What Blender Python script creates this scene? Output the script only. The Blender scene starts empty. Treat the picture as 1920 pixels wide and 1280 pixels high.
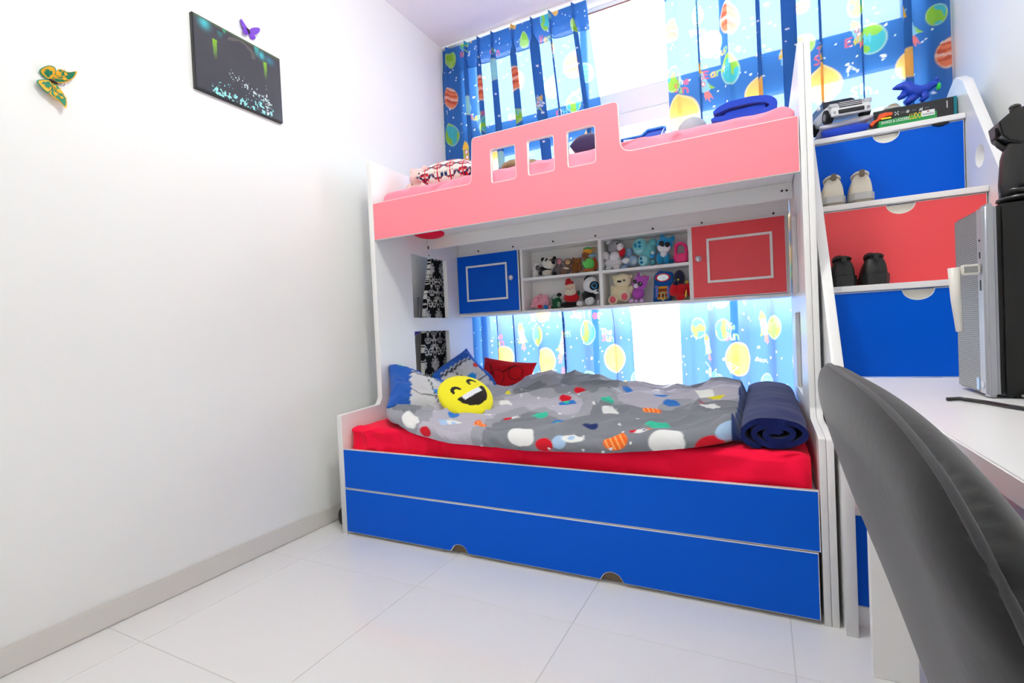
import bpy, bmesh, math, random
import numpy as np
from mathutils import Vector, Matrix, Euler

S = bpy.context.scene
COL = S.collection
random.seed(5)
# ------------------------------------------------------------------ camera
FPX = 928.96
CAMP = Vector((1.7605, -1.6876, 0.9061))
CR = Vector((0.89190492, 0.44992012, -0.04557949))
CU = Vector((0.03234672, 0.03706016, 0.99878938))
CF = Vector((-0.45106463, 0.89229952, -0.0185007))
cam_d = bpy.data.cameras.new('camera')
cam = bpy.data.objects.new('camera', cam_d)
COL.objects.link(cam)
cam_d.sensor_width = 36
cam_d.lens = FPX / 1920 * 36
cam_d.clip_start = 0.02
cam.matrix_world = Matrix(((CR.x, CU.x, -CF.x, CAMP.x), (CR.y, CU.y, -CF.y, CAMP.y), (CR.z, CU.z, -CF.z, CAMP.z), (0, 0, 0, 1)))
S.camera = cam
# ------------------------------------------------------------------ world, light, exposure
S.view_settings.view_transform = 'Standard'
S.view_settings.look = 'None'
S.view_settings.gamma = 1
S.view_settings.use_curve_mapping = False
S.view_settings.exposure = 0.34
S.cycles.use_denoising = True
S.cycles.max_bounces = 14
S.cycles.diffuse_bounces = 8
S.cycles.transparent_max_bounces = 12
S.cycles.sample_clamp_indirect = 8
SKY = 11.5
W = bpy.data.worlds.new('overcast_sky')
S.world = W
W.use_nodes = True
# hazy bright sky above the horizon, duller ground and buildings below it
_n = W.node_tree.nodes; _l = W.node_tree.links
_tc = _n.new('ShaderNodeTexCoord'); _sx = _n.new('ShaderNodeSeparateXYZ'); _rp = _n.new('ShaderNodeValToRGB')
_ad = _n.new('ShaderNodeMath'); _ad.operation = 'MULTIPLY_ADD'; _ad.inputs[1].default_value = .5; _ad.inputs[2].default_value = .5
_rp.color_ramp.elements[0].position = .49; _rp.color_ramp.elements[0].color = (.30, .305, .30, 1)
_rp.color_ramp.elements[1].position = .52; _rp.color_ramp.elements[1].color = (.98, .995, .98, 1)
_l.new(_tc.outputs['Generated'], _sx.inputs[0]); _l.new(_sx.outputs['Z'], _ad.inputs[0]); _l.new(_ad.outputs[0], _rp.inputs[0]); _l.new(_rp.outputs[0], _n['Background'].inputs[0])
W.node_tree.nodes['Background'].inputs[1].default_value = SKY
# the room's ceiling lamp, above the frame: the shade of the pink rail on the end panel and of the
# panels on the left wall points to it, near the middle of the ceiling
ld = bpy.data.lights.new('ceiling_lamp_offscreen', 'POINT')
ld.energy = 33
ld.shadow_soft_size = .10
ld.color = (.985, 1.0, .985)
lo = bpy.data.objects.new('ceiling_lamp_offscreen', ld)
COL.objects.link(lo)
lo.location = (1.30, -.66, 2.80)


# ------------------------------------------------------------------ helpers
def at(px, py, ax, v):
    """photo pixel (1920x1280) -> world point on the plane ax = v"""
    d = CF + CR * ((px - 960) / FPX) - CU * ((py - 640) / FPX)
    i = 'xyz'.index(ax)
    return CAMP + d * ((v - CAMP[i]) / d[i])


def ppm(p):
    return FPX / (Vector(p) - CAMP).dot(CF)


def lin(c):
    c = c / 255.0
    return c / 12.92 if c <= 0.04045 else ((c + 0.055) / 1.055) ** 2.4


def rgb(r, g, b):
    return (lin(r), lin(g), lin(b), 1.0)


def rgb3(r, g, b):
    return np.array([lin(r), lin(g), lin(b)])


MATS = {}


def mat(name, col=(200, 200, 200), rough=0.5, metal=0.0, spec=0.5, sheen=0.0, bump=0.0, bscale=200, var=0.0, vscale=3, attr=False, trans=0.0, coat=0.0, emit=0):
    if name in MATS:
        return MATS[name]
    m = bpy.data.materials.new(name)
    m.use_nodes = True
    nt = m.node_tree
    b = nt.nodes['Principled BSDF']
    c = rgb(*col)
    b.inputs['Base Color'].default_value = c
    b.inputs['Roughness'].default_value = rough
    b.inputs['Metallic'].default_value = metal
    b.inputs['Specular IOR Level'].default_value = spec
    b.inputs['Sheen Weight'].default_value = sheen
    b.inputs['Coat Weight'].default_value = coat
    if emit:
        b.inputs['Emission Color'].default_value = c
        b.inputs['Emission Strength'].default_value = emit
    src = None
    if attr:
        a = nt.nodes.new('ShaderNodeAttribute')
        a.attribute_name = 'print'
        src = a.outputs['Color']
    if var:
        tc = nt.nodes.new('ShaderNodeTexCoord')
        n = nt.nodes.new('ShaderNodeTexNoise')
        n.inputs['Scale'].default_value = vscale
        n.inputs['Detail'].default_value = 4
        nt.links.new(tc.outputs['Object'], n.inputs['Vector'])
        mx = nt.nodes.new('ShaderNodeMix')
        mx.data_type = 'RGBA'
        mx.inputs['A'].default_value = tuple(x * (1 - var) for x in c[:3]) + (1,)
        mx.inputs['B'].default_value = tuple(min(1, x * (1 + var)) for x in c[:3]) + (1,)
        nt.links.new(n.outputs['Fac'], mx.inputs['Factor'])
        src = mx.outputs['Result']
    if src:
        nt.links.new(src, b.inputs['Base Color'])
    if bump:
        tc = nt.nodes.new('ShaderNodeTexCoord')
        n = nt.nodes.new('ShaderNodeTexNoise')
        n.inputs['Scale'].default_value = bscale
        n.inputs['Detail'].default_value = 3
        nt.links.new(tc.outputs['Object'], n.inputs['Vector'])
        bp = nt.nodes.new('ShaderNodeBump')
        bp.inputs['Strength'].default_value = bump
        bp.inputs['Distance'].default_value = 0.004
        nt.links.new(n.outputs['Fac'], bp.inputs['Height'])
        nt.links.new(bp.outputs['Normal'], b.inputs['Normal'])
    if trans:
        out = nt.nodes['Material Output']
        t = nt.nodes.new('ShaderNodeBsdfTranslucent')
        t.inputs['Color'].default_value = c
        if src:
            nt.links.new(src, t.inputs['Color'])
        ms = nt.nodes.new('ShaderNodeMixShader')
        ms.inputs[0].default_value = trans
        nt.links.new(b.outputs[0], ms.inputs[1])
        nt.links.new(t.outputs[0], ms.inputs[2])
        nt.links.new(ms.outputs[0], out.inputs[0])
    MATS[name] = m
    return m


WLOC = {}


def tag(o, label=None, cat=None, group=None, kind=None):
    if label: o['label'] = label
    if cat: o['category'] = cat
    if group: o['group'] = group
    if kind: o['kind'] = kind
    return o


def thing(name, loc, label, cat, group=None, kind=None):
    o = bpy.data.objects.new(name, None)
    o.empty_display_size = 0.05
    COL.objects.link(o)
    o.location = loc
    WLOC[o] = Vector(loc)
    return tag(o, label, cat, group, kind)


def link_mesh(name, me, material, parent=None, origin=None):
    """me holds world coordinates; re-based on its parent (or its own base)"""
    o = bpy.data.objects.new(name, me)
    COL.objects.link(o)
    n = len(me.vertices)
    co = np.empty(n * 3)
    me.vertices.foreach_get('co', co)
    co = co.reshape(-1, 3)
    if parent is not None:
        base = WLOC[parent]
        o.parent = parent
        WLOC[o] = Vector(base)
    else:
        if origin is None:
            lo, hi = co.min(0), co.max(0)
            origin = ((lo[0] + hi[0]) / 2, (lo[1] + hi[1]) / 2, lo[2])
        base = Vector(origin)
        o.location = base
        WLOC[o] = base
    co = co - np.array(base)
    me.vertices.foreach_set('co', co.ravel())
    me.update()
    if material:
        me.materials.append(material)
    return o


def fix_normals(bm):
    bmesh.ops.recalc_face_normals(bm, faces=bm.faces)


class B:
    """collects geometry in world coordinates"""

    def __init__(s):
        s.v = []
        s.f = []

    def add(s, v, f):
        k = len(s.v)
        s.v += [tuple(p) for p in v]
        s.f += [tuple(i + k for i in q) for q in f]
        return s

    def box(s, x0, x1, y0, y1, z0, z1):
        v = [(x, y, z) for x in (x0, x1) for y in (y0, y1) for z in (z0, z1)]
        return s.add(v, [(0, 1, 3, 2), (4, 6, 7, 5), (0, 4, 5, 1), (2, 3, 7, 6), (0, 2, 6, 4), (1, 5, 7, 3)])

    def ell(s, c, r, rot=None, nu=14, nv=9, p=1.0):
        R = Euler(rot).to_matrix() if rot else Matrix.Identity(3)
        c = Vector(c)
        v = [c + R @ Vector((0, 0, -r[2]))]
        sp = lambda t: math.copysign(abs(t) ** p, t)
        for j in range(1, nv):
            ph = -math.pi / 2 + math.pi * j / nv
            for i in range(nu):
                th = 2 * math.pi * i / nu
                v.append(c + R @ Vector((r[0] * sp(math.cos(ph)) * sp(math.cos(th)), r[1] * sp(math.cos(ph)) * sp(math.sin(th)), r[2] * sp(math.sin(ph)))))
        v.append(c + R @ Vector((0, 0, r[2])))
        f = []
        for i in range(nu):
            f.append((0, 1 + (i + 1) % nu, 1 + i))
            for j in range(nv - 2):
                a = 1 + j * nu
                f.append((a + i, a + (i + 1) % nu, a + nu + (i + 1) % nu, a + nu + i))
            a = 1 + (nv - 2) * nu
            f.append((a + i, a + (i + 1) % nu, len(v) - 1))
        return s.add(v, f)

    def tube(s, path, r, n=8, cap=True):
        path = [Vector(p) for p in path]
        rs = r if isinstance(r, (list, tuple)) else [r] * len(path)
        v, f = [], []
        prev = None
        for i, p in enumerate(path):
            t = (path[min(i + 1, len(path) - 1)] - path[max(i - 1, 0)]).normalized()
            if prev is None:
                a = t.orthogonal().normalized()
            else:
                a = (prev - t * prev.dot(t)).normalized()
            prev = a
            b = t.cross(a)
            for k in range(n):
                an = 2 * math.pi * k / n
                v.append(p + (a * math.cos(an) + b * math.sin(an)) * rs[i])
        for i in range(len(path) - 1):
            for k in range(n):
                f.append((i * n + k, i * n + (k + 1) % n, (i + 1) * n + (k + 1) % n, (i + 1) * n + k))
        if cap:
            f.append(tuple(range(n))[::-1])
            f.append(tuple(range((len(path) - 1) * n, len(path) * n)))
        return s.add(v, f)

    def cyl(s, a, b, r, n=16, r2=None):
        return s.tube([a, b], [r, r if r2 is None else r2], n)

    def loft(s, rings, closed=True, cap=True):
        n = len(rings[0])
        v = [p for r in rings for p in r]
        f = []
        for i in range(len(rings) - 1):
            for k in range(n if closed else n - 1):
                f.append((i * n + k, i * n + (k + 1) % n, (i + 1) * n + (k + 1) % n, (i + 1) * n + k))
        if cap:
            f.append(tuple(range(n))[::-1])
            f.append(tuple(range((len(rings) - 1) * n, len(rings) * n)))
        return s.add(v, f)

    def prism(s, poly, fn, a, b):
        """poly of 2D points, fn(u, v, w) -> xyz, extruded w from a to b"""
        return s.loft([[fn(u, v, a) for u, v in poly], [fn(u, v, b) for u, v in poly]])

    def xf(s, M):
        s.v = [tuple(M @ Vector(p)) for p in s.v]
        return s

    def build(s, name, material, parent=None, bevel=0, seg=2, smooth=False, sub=0, origin=None, angle=35):
        bm = bmesh.new()
        vs = [bm.verts.new(p) for p in s.v]
        for q in s.f:
            try:
                bm.faces.new([vs[i] for i in q])
            except ValueError:
                pass
        fix_normals(bm)
        if bevel:
            ed = [e for e in bm.edges if len(e.link_faces) == 2 and e.calc_face_angle(0) > math.radians(angle)]
            bmesh.ops.bevel(bm, geom=ed, offset=bevel, segments=seg, affect='EDGES', clamp_overlap=True)
        me = bpy.data.meshes.new(name)
        bm.to_mesh(me)
        bm.free()
        if smooth:
            me.polygons.foreach_set('use_smooth', [True] * len(me.polygons))
            if bevel or smooth == 'auto':
                me.set_sharp_from_angle(angle=math.radians(40))
        o = link_mesh(name, me, material, parent, origin)
        if sub:
            md = o.modifiers.new('smooth', 'SUBSURF')
            md.levels = md.render_levels = sub
        return o


def fillet(poly, radii, seg=5):
    """round the corners of a 2D polygon; radii one per vertex"""
    out = []
    n = len(poly)
    if not isinstance(radii, (list, tuple)):
        radii = [radii] * n
    for i in range(n):
        p = Vector(poly[i]); a = Vector(poly[i - 1]); b = Vector(poly[(i + 1) % n])
        r = radii[i]
        if r <= 0:
            out.append(tuple(p)); continue
        u = (a - p).normalized(); w = (b - p).normalized()
        ang = math.acos(max(-1, min(1, u.dot(w))))
        d = min(r / math.tan(ang / 2), (a - p).length * .49, (b - p).length * .49)
        s0 = p + u * d; s1 = p + w * d
        for k in range(seg + 1):
            t = k / seg
            q = s0.lerp(p, t).lerp(p.lerp(s1, t), t)
            out.append(tuple(q))
    return out


def curve_mesh(cu, name):
    ob = bpy.data.objects.new('tmp', cu)
    COL.objects.link(ob)
    bpy.context.view_layer.update()
    me = bpy.data.meshes.new_from_object(ob)
    bpy.data.objects.remove(ob)
    bpy.data.curves.remove(cu)
    me.name = name
    me.materials.clear()
    return me


def plate(name, loops, fn, w0, w1, material, parent=None, bevel=0.0):
    """flat board: 2D outline with holes; fn(u, v, w) -> xyz; thickness w0..w1"""
    cu = bpy.data.curves.new(name, 'CURVE')
    cu.dimensions = '2D'
    cu.fill_mode = 'BOTH'
    h = abs(w1 - w0) / 2
    cu.extrude = h - bevel
    if bevel:
        cu.bevel_depth = bevel
        cu.bevel_resolution = 1
        cu.offset = -bevel
    for lp in loops:
        sp = cu.splines.new('POLY')
        sp.points.add(len(lp) - 1)
        for q, p in zip(sp.points, lp):
            q.co = (p[0], p[1], 0, 1)
        sp.use_cyclic_u = True
    me = curve_mesh(cu, name)
    mid = (w0 + w1) / 2
    for v in me.vertices:
        v.co = fn(v.co.x, v.co.y, v.co.z + mid)
    bm = bmesh.new(); bm.from_mesh(me)
    bmesh.ops.remove_doubles(bm, verts=bm.verts, dist=1e-5)
    fix_normals(bm)
    bm.to_mesh(me); bm.free()
    return link_mesh(name, me, material, parent)


def text_mesh(name, body, size, fn, depth, material, parent, align='LEFT', shear=0.0, sx=1.0):
    cu = bpy.data.curves.new(name, 'FONT')
    cu.body = body
    cu.size = size
    cu.align_x = align
    cu.extrude = depth
    cu.shear = shear
    cu.resolution_u = 3
    me = curve_mesh(cu, name)
    for v in me.vertices:
        v.co = fn(v.co.x * sx, v.co.y, v.co.z)
    return link_mesh(name, me, material, parent)


def grid_mesh(name, P, material, parent=None, colors=None, smooth=True, closed_u=False, origin=None):
    """P: (nu, nv, 3) array"""
    nu, nv = P.shape[:2]
    idx = np.arange(nu * nv).reshape(nu, nv)
    if closed_u:
        a = idx; b = np.roll(idx, -1, 0)
    else:
        a = idx[:-1]; b = idx[1:]
    q = np.stack([a[:, :-1], b[:, :-1], b[:, 1:], a[:, 1:]], -1).reshape(-1, 4)
    me = bpy.data.meshes.new(name)
    me.vertices.add(nu * nv)
    me.vertices.foreach_set('co', P.reshape(-1).astype(np.float32))
    me.loops.add(q.size)
    me.loops.foreach_set('vertex_index', q.ravel().astype(np.int32))
    me.polygons.add(len(q))
    me.polygons.foreach_set('loop_start', np.arange(0, q.size, 4, dtype=np.int32))
    me.polygons.foreach_set('loop_total', np.full(len(q), 4, dtype=np.int32))
    me.polygons.foreach_set('use_smooth', np.ones(len(q), dtype=bool) if smooth else np.zeros(len(q), dtype=bool))
    me.update(calc_edges=True)
    me.validate()
    if colors is not None:
        ca = me.color_attributes.new('print', 'FLOAT_COLOR', 'POINT')
        c = np.ones((nu * nv, 4), dtype=np.float32)
        c[:, :3] = colors.reshape(-1, 3)
        ca.data.foreach_set('color', c.ravel())
    return link_mesh(name, me, material, parent, origin)


_rng = np.random.default_rng(11)
_NT = _rng.random((256, 256))


def vnoise(x, y):
    x = np.asarray(x, float); y = np.asarray(y, float)
    xi = np.floor(x).astype(int); yi = np.floor(y).astype(int)
    fx = x - xi; fy = y - yi
    fx = fx * fx * (3 - 2 * fx); fy = fy * fy * (3 - 2 * fy)
    g = lambda i, j: _NT[i % 256, j % 256]
    return (g(xi, yi) * (1 - fx) + g(xi + 1, yi) * fx) * (1 - fy) + (g(xi, yi + 1) * (1 - fx) + g(xi + 1, yi + 1) * fx) * fy - 0.5


def fbm(x, y, o=3):
    r = 0; a = 1
    for k in range(o):
        r = r + a * vnoise(x * 2 ** k + 17 * k, y * 2 ** k + 31 * k); a *= .5
    return r


def sstep(a, b, x):
    t = np.clip((x - a) / (b - a), 0, 1)
    return t * t * (3 - 2 * t)


# ------------------------------------------------------------------ flat prints painted on vertices
GLY = {
    'T': [[(0, 1), (1, 1)], [(.5, 1), (.5, 0)]], 'H': [[(0, 0), (0, 1)], [(1, 0), (1, 1)], [(0, .5), (1, .5)]],
    'h': [[(0, 0), (0, 1)], [(0, .5), (.5, .65), (1, .45), (1, 0)]],
    'e': [[(0, .35), (1, .35), (.9, .6), (.5, .7), (.1, .5), (0, .3), (.2, .05), (.6, 0), (1, .1)]],
    'S': [[(1, .85), (.7, 1), (.25, .95), (.1, .75), (.5, .5), (.9, .3), (.8, .05), (.4, 0), (0, .1)]],
    'u': [[(0, .7), (.05, .15), (.4, 0), (.85, .15), (1, .7)], [(1, .7), (1, 0)]],
    'n': [[(0, 0), (0, .7)], [(0, .5), (.5, .7), (.95, .5), (1, 0)]],
    'J': [[(1, 1), (.9, .2), (.5, 0), (0, .2)]], 'p': [[(0, -.3), (0, .7)], [(0, .6), (.6, .7), (1, .4), (.6, .05), (0, .1)]],
    'i': [[(.5, 0), (.5, .6)], [(.5, .85), (.5, .9)]], 't': [[(.5, 1), (.5, 0)], [(.1, .65), (.9, .65)]],
    'r': [[(0, 0), (0, .7)], [(0, .45), (.5, .7), (.9, .6)]], 'E': [[(1, 1), (0, 1), (0, 0), (1, 0)], [(0, .5), (.8, .5)]],
    'a': [[(1, .65), (.5, .7), (.05, .4), (.3, 0), (.8, .1), (1, .5)], [(1, .7), (1, 0)]],
    'N': [[(0, 0), (0, 1), (1, 0), (1, 1)]], 'V': [[(0, 1), (.5, 0), (1, 1)]], 's': [[(1, .6), (.5, .7), (.1, .5), (.9, .25), (.6, 0), (0, .1)]],
    'U': [[(0, 1), (.05, .2), (.5, 0), (.95, .2), (1, 1)]], 'R': [[(0, 0), (0, 1), (.7, 1), (.9, .75), (.6, .5), (0, .5)], [(.5, .5), (1, 0)]],
    'm': [[(0, 0), (0, .7)], [(0, .5), (.3, .7), (.5, .5), (.5, 0)], [(.5, .5), (.8, .7), (1, .5), (1, 0)]],
}


def in_poly(u, v, poly):
    r = np.zeros(u.shape, bool)
    n = len(poly)
    for i in range(n):
        x0, y0 = poly[i]; x1, y1 = poly[(i + 1) % n]
        c = ((y0 > v) != (y1 > v)) & (u < (x1 - x0) * (v - y0) / (y1 - y0 + 1e-12) + x0)
        r ^= c
    return r


class Paint:
    def __init__(s, u, v, base):
        s.u, s.v = u, v
        s.c = np.empty(u.shape + (3,)); s.c[:] = base

    def put(s, m, col, a=1.0):
        s.c[m] = s.c[m] * (1 - a) + np.asarray(col)[:3] * a

    def win(s, cx, cy, r):
        return (np.abs(s.u - cx) < r) & (np.abs(s.v - cy) < r)

    def disc(s, cx, cy, rx, ry, col, kind=None, ang=0.0):
        w = s.win(cx, cy, max(rx, ry) * 1.6)
        if not w.any(): return
        du = s.u[w] - cx; dv = s.v[w] - cy
        ca, sa = math.cos(ang), math.sin(ang)
        a = (du * ca + dv * sa) / rx; b = (-du * sa + dv * ca) / ry
        d = np.sqrt(a * a + b * b) + 0.05 * vnoise(a * 1.5 + cx * 9, b * 1.5 + cy * 7)
        sub = s.c[w]
        m = d < 1
        base = np.asarray(col)[:3]
        cc = np.tile(base, (len(a), 1))
        if kind == 'stripe':
            st = (np.sin(b * 11 + 1.2 * vnoise(a * 1.3, b * 2) * 6 + a * 1.0) > .25)
            cc[st] = base * np.array([.72, .5, .55])
            st2 = (np.sin(b * 7 + 2 + a) > .75)
            cc[st2] = base * .4 + .6 * np.array([.95, .8, .7])
        if kind == 'earth':
            st = vnoise(a * 1.8 + cx * 31, b * 1.8 + cy * 17) > .05
            cc[st] = rgb3(150, 205, 70)
        if kind == 'sea':
            st = np.sin(b * 14 + a * .6) > .3
            cc[st] = base * .7
        if kind == 'sun':
            t = (.5 + vnoise(a * 2 + cx * 5, b * 2))[:, None]
            cc = cc * (1 - .35 * t) + rgb3(255, 225, 150) * .35 * t
        al = np.clip((1 - d) * min(rx, ry) / .0045 + .5, 0, 1)[:, None]
        if kind in ('earth', 'stripe', 'sun', 'sea', 'pale'):
            k = (.5 * np.exp(-((d - .95) / .05) ** 2))[:, None]
            cc = cc * (1 - k) + np.array([.85, .8, .55]) * k
        sub[:] = sub * (1 - al) + cc * al
        s.c[w] = sub

    def rocket(s, cx, cy, L, ang, hue=0):
        w = s.win(cx, cy, L * 1.2)
        if not w.any(): return
        du = s.u[w] - cx; dv = s.v[w] - cy
        ca, sa = math.cos(ang), math.sin(ang)
        a = (du * ca + dv * sa) / L; b = (-du * sa + dv * ca) / L
        sub = s.c[w]
        fl = in_poly(a, b, [(-.1, -.45), (-.2, -.85), (-.09, -.72), (-.04, -.98), (.03, -.74), (.12, -.92), (.1, -.45)])
        sub[fl] = rgb3(245, 130, 125)
        fin = in_poly(a, b, [(-.18, .0), (-.36, -.48), (-.1, -.36), (.1, -.36), (.36, -.48), (.18, .0)])
        sub[fin] = rgb3(150, 200, 70)
        body = (np.abs(a) < .2 * np.cos(np.clip(b * 1.5, -1.5, 1.5)) + .02) & (b > -.45) & (b < .75)
        sub[body] = rgb3(150, 205, 225) if hue == 0 else rgb3(185, 190, 90)
        nose = in_poly(a, b, [(-.22, .42), (0, .88), (.22, .42)])
        sub[nose] = rgb3(245, 185, 70)
        for yy in (.22, -.08):
            d = np.hypot(a, b - yy)
            sub[d < .1] = rgb3(240, 240, 245)
            sub[(d > .075) & (d < .12)] = rgb3(225, 95, 95)
        s.c[w] = sub

    def text(s, cx, cy, h, body, cols, ang=0.0, th=None):
        n = len(body); adv = h * .78
        th = th or h * .09
        w = s.win(cx, cy, adv * n * .7 + h)
        if not w.any(): return
        du = s.u[w] - cx; dv = s.v[w] - cy
        ca, sa = math.cos(ang), math.sin(ang)
        a = du * ca + dv * sa; b = -du * sa + dv * ca
        sub = s.c[w]
        for i, chx in enumerate(body):
            if chx == ' ': continue
            ox = (i - n / 2) * adv
            d = np.full(a.shape, 1e9)
            for st in GLY[chx]:
                for (x0, y0), (x1, y1) in zip(st, st[1:]):
                    x0, x1 = ox + x0 * h * .52, ox + x1 * h * .52
                    y0, y1 = (y0 - .5) * h, (y1 - .5) * h
                    ex, ey = x1 - x0, y1 - y0
                    t = np.clip(((a - x0) * ex + (b - y0) * ey) / (ex * ex + ey * ey + 1e-12), 0, 1)
                    d = np.minimum(d, np.hypot(a - x0 - t * ex, b - y0 - t * ey))
            al = np.clip((th - d) / .004 + .5, 0, 1)[:, None]
            sub[:] = sub * (1 - al) + np.asarray(cols[i % len(cols)])[:3] * al
        s.c[w] = sub

    def dots(s, n, rng, rmin, rmax, col, u0, u1, v0, v1):
        """small round stars, drawn by nearest grid vertex so that it stays quick"""
        nu, nv = s.u.shape
        for _ in range(n):
            cx, cy, r = rng.uniform(u0, u1), rng.uniform(v0, v1), rng.uniform(rmin, rmax)
            i = np.searchsorted(s.u[:, 0], cx); j = np.searchsorted(s.v[0], cy)
            k = int(r / abs(s.v[0, 1] - s.v[0, 0])) + 3
            sl = (slice(max(0, i - k), i + k + 1), slice(max(0, j - k), j + k + 1))
            m = np.hypot(s.u[sl] - cx, s.v[sl] - cy) < r
            blk = s.c[sl]
            blk[m] = col


# ------------------------------------------------------------------ materials
M_wall = mat('wall_paint', (242, 242, 238), .6, bump=.04, bscale=60, var=.012, vscale=1.5, spec=.25)
M_ceil = mat('ceiling_paint', (249, 249, 246), .8, spec=.2)
M_tile = mat('floor_tile', (232, 231, 229), .11, var=.012, vscale=2, spec=.45)
M_grout = mat('grout', (206, 204, 200), .7)
M_skirt = mat('skirting', (222, 218, 210), .4)
M_white = mat('white_laminate', (243, 242, 240), .28, spec=.45)
M_edge = mat('white_edge_band', (244, 243, 240), .35)
M_cream = mat('cream_recess', (236, 232, 220), .5)
M_blue = mat('blue_laminate', (0, 90, 210), .36, spec=.12)
M_red = mat('coral_laminate', (240, 82, 88), .32, spec=.3)
M_pink = mat('pink_laminate', (255, 142, 155), .4, spec=.2)
M_screw = mat('dark_screw', (45, 42, 40), .4, metal=.6)
M_underbed_shade = mat('underbed_shade_brown', (128, 110, 88), .8, var=.15, vscale=60)  # unfinished-board brown, picked dark to put under-bed shade into the colour
M_dark = mat('dark_void', (30, 30, 32), .7)
M_alu = mat('window_frame_white', (225, 227, 230), .4)
M_black = mat('black_plastic', (18, 18, 20), .35)
M_sheet = mat('red_sheet', (252, 12, 62), .8, sheen=.05, spec=.15, bump=.05, bscale=300)
M_psheet = mat('pink_sheet', (252, 150, 172), .8, sheen=.15)
M_navy = mat('navy_fleece', (20, 32, 88), .9, spec=.1, sheen=.12, bump=.25, bscale=260)
M_royal = mat('royal_fleece', (24, 66, 190), .9, sheen=.2, bump=.25, bscale=260)
M_curtain = mat('curtain_print', attr=True, rough=.85, spec=.05, trans=.38)
M_header = mat('curtain_header', (70, 125, 195), .9, spec=.1, trans=.25)


def sheer(m, amount, tint):
    """lets part of the light straight through the weave"""
    nt = m.node_tree
    out = nt.nodes['Material Output']
    prev = out.inputs[0].links[0].from_socket
    t = nt.nodes.new('ShaderNodeBsdfTransparent')
    a = [n for n in nt.nodes if n.bl_idname == 'ShaderNodeAttribute']
    mx = nt.nodes.new('ShaderNodeMix'); mx.data_type = 'RGBA'
    mx.inputs['Factor'].default_value = tint
    mx.inputs['B'].default_value = (1, 1, 1, 1)
    if a: nt.links.new(a[0].outputs['Color'], mx.inputs['A'])
    else: mx.inputs['A'].default_value = nt.nodes['Principled BSDF'].inputs['Base Color'].default_value
    nt.links.new(mx.outputs['Result'], t.inputs['Color'])
    ms = nt.nodes.new('ShaderNodeMixShader'); ms.inputs[0].default_value = amount
    nt.links.new(prev, ms.inputs[1]); nt.links.new(t.outputs[0], ms.inputs[2]); nt.links.new(ms.outputs[0], out.inputs[0])


sheer(M_curtain, .105, .46)
sheer(M_header, .55, .5)
M_duvet = mat('duvet_print', attr=True, rough=.85, spec=.15, sheen=.1, bump=.04, bscale=400)
M_print = mat('fabric_print', attr=True, rough=.85, spec=.15, sheen=.1)
M_velvet = mat('grey_velvet', (41, 41, 42), .85, sheen=.25, spec=.15, var=.12, vscale=9, bump=.08, bscale=90)

# ------------------------------------------------------------------ room shell
WX, RX = -0.191, 2.585      # left and right wall faces
YW, YF = 1.30, -2.70        # window wall face, wall behind the camera
ZC = 2.925


def struct(b, name, m, **k):
    o = b.build(name, m, **k)
    o['kind'] = 'structure'
    return o


fl = thing('floor', (1.2, -.7, 0), None, None, kind='structure')
B().box(WX - .1, RX + .1, YF - .1, YW + .25, -.08, -.0015).build('grout_bed', M_grout, fl)
TX, TY, TS, GAP = .609, -.268, .6, .0012
xs = [TX + TS * k for k in range(-3, 6)]
ys = [TY + TS * k for k in range(-6, 5)]
full = None
for i in range(len(xs) - 1):
    for j in range(len(ys) - 1):
        x0, x1 = max(xs[i] + GAP, WX), min(xs[i + 1] - GAP, RX)
        y0, y1 = max(ys[j] + GAP, YF), min(ys[j + 1] - GAP, YW)
        if x1 - x0 < .01 or y1 - y0 < .01: continue
        if abs(x1 - x0 - TS) < .01 and abs(y1 - y0 - TS) < .01 and full:
            o = full.copy(); COL.objects.link(o)
            o.location = (x0 - fx0, y0 - fy0, 0)
            continue
        o = B().box(x0, x1, y0, y1, -.012, 0).build('tile', M_tile, fl, bevel=.0008, seg=1)
        if abs(x1 - x0 - TS) < .01 and abs(y1 - y0 - TS) < .01:
            full = o; fx0, fy0 = x0, y0
struct(B().box(WX - .12, WX, YF - .1, YW + .25, 0, ZC), 'wall_left', M_wall)
struct(B().box(RX, RX + .12, YF - .1, YW + .25, 0, ZC), 'wall_right', M_wall)
struct(B().box(WX - .12, RX + .12, YF - .12, YF, 0, ZC), 'wall_front', M_wall)
struct(B().box(WX - .12, RX + .12, YF - .12, YW + .25, ZC, ZC + .1), 'ceiling', M_ceil)
# window wall with its opening
WIN = (-.04, 2.47, .42, 2.919)
rect = lambda x0, x1, z0, z1: [(x0, z0), (x1, z0), (x1, z1), (x0, z1)]
o = plate('wall_back', [rect(WX, RX, 0, ZC), rect(*WIN)], lambda u, v, w: (u, w, v), YW, YW + .2, M_wall)
o['kind'] = 'structure'
# skirting
for nm, (x0, x1, y0, y1) in {'baseboard_left': (WX, WX + .011, YF, YW), 'baseboard_right': (RX - .011, RX, YF, YW), 'baseboard_front': (WX + .011, RX - .011, YF, YF + .011)}.items():
    struct(B().box(x0, x1, y0, y1, 0, .081), nm, M_skirt, bevel=.004)
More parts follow.
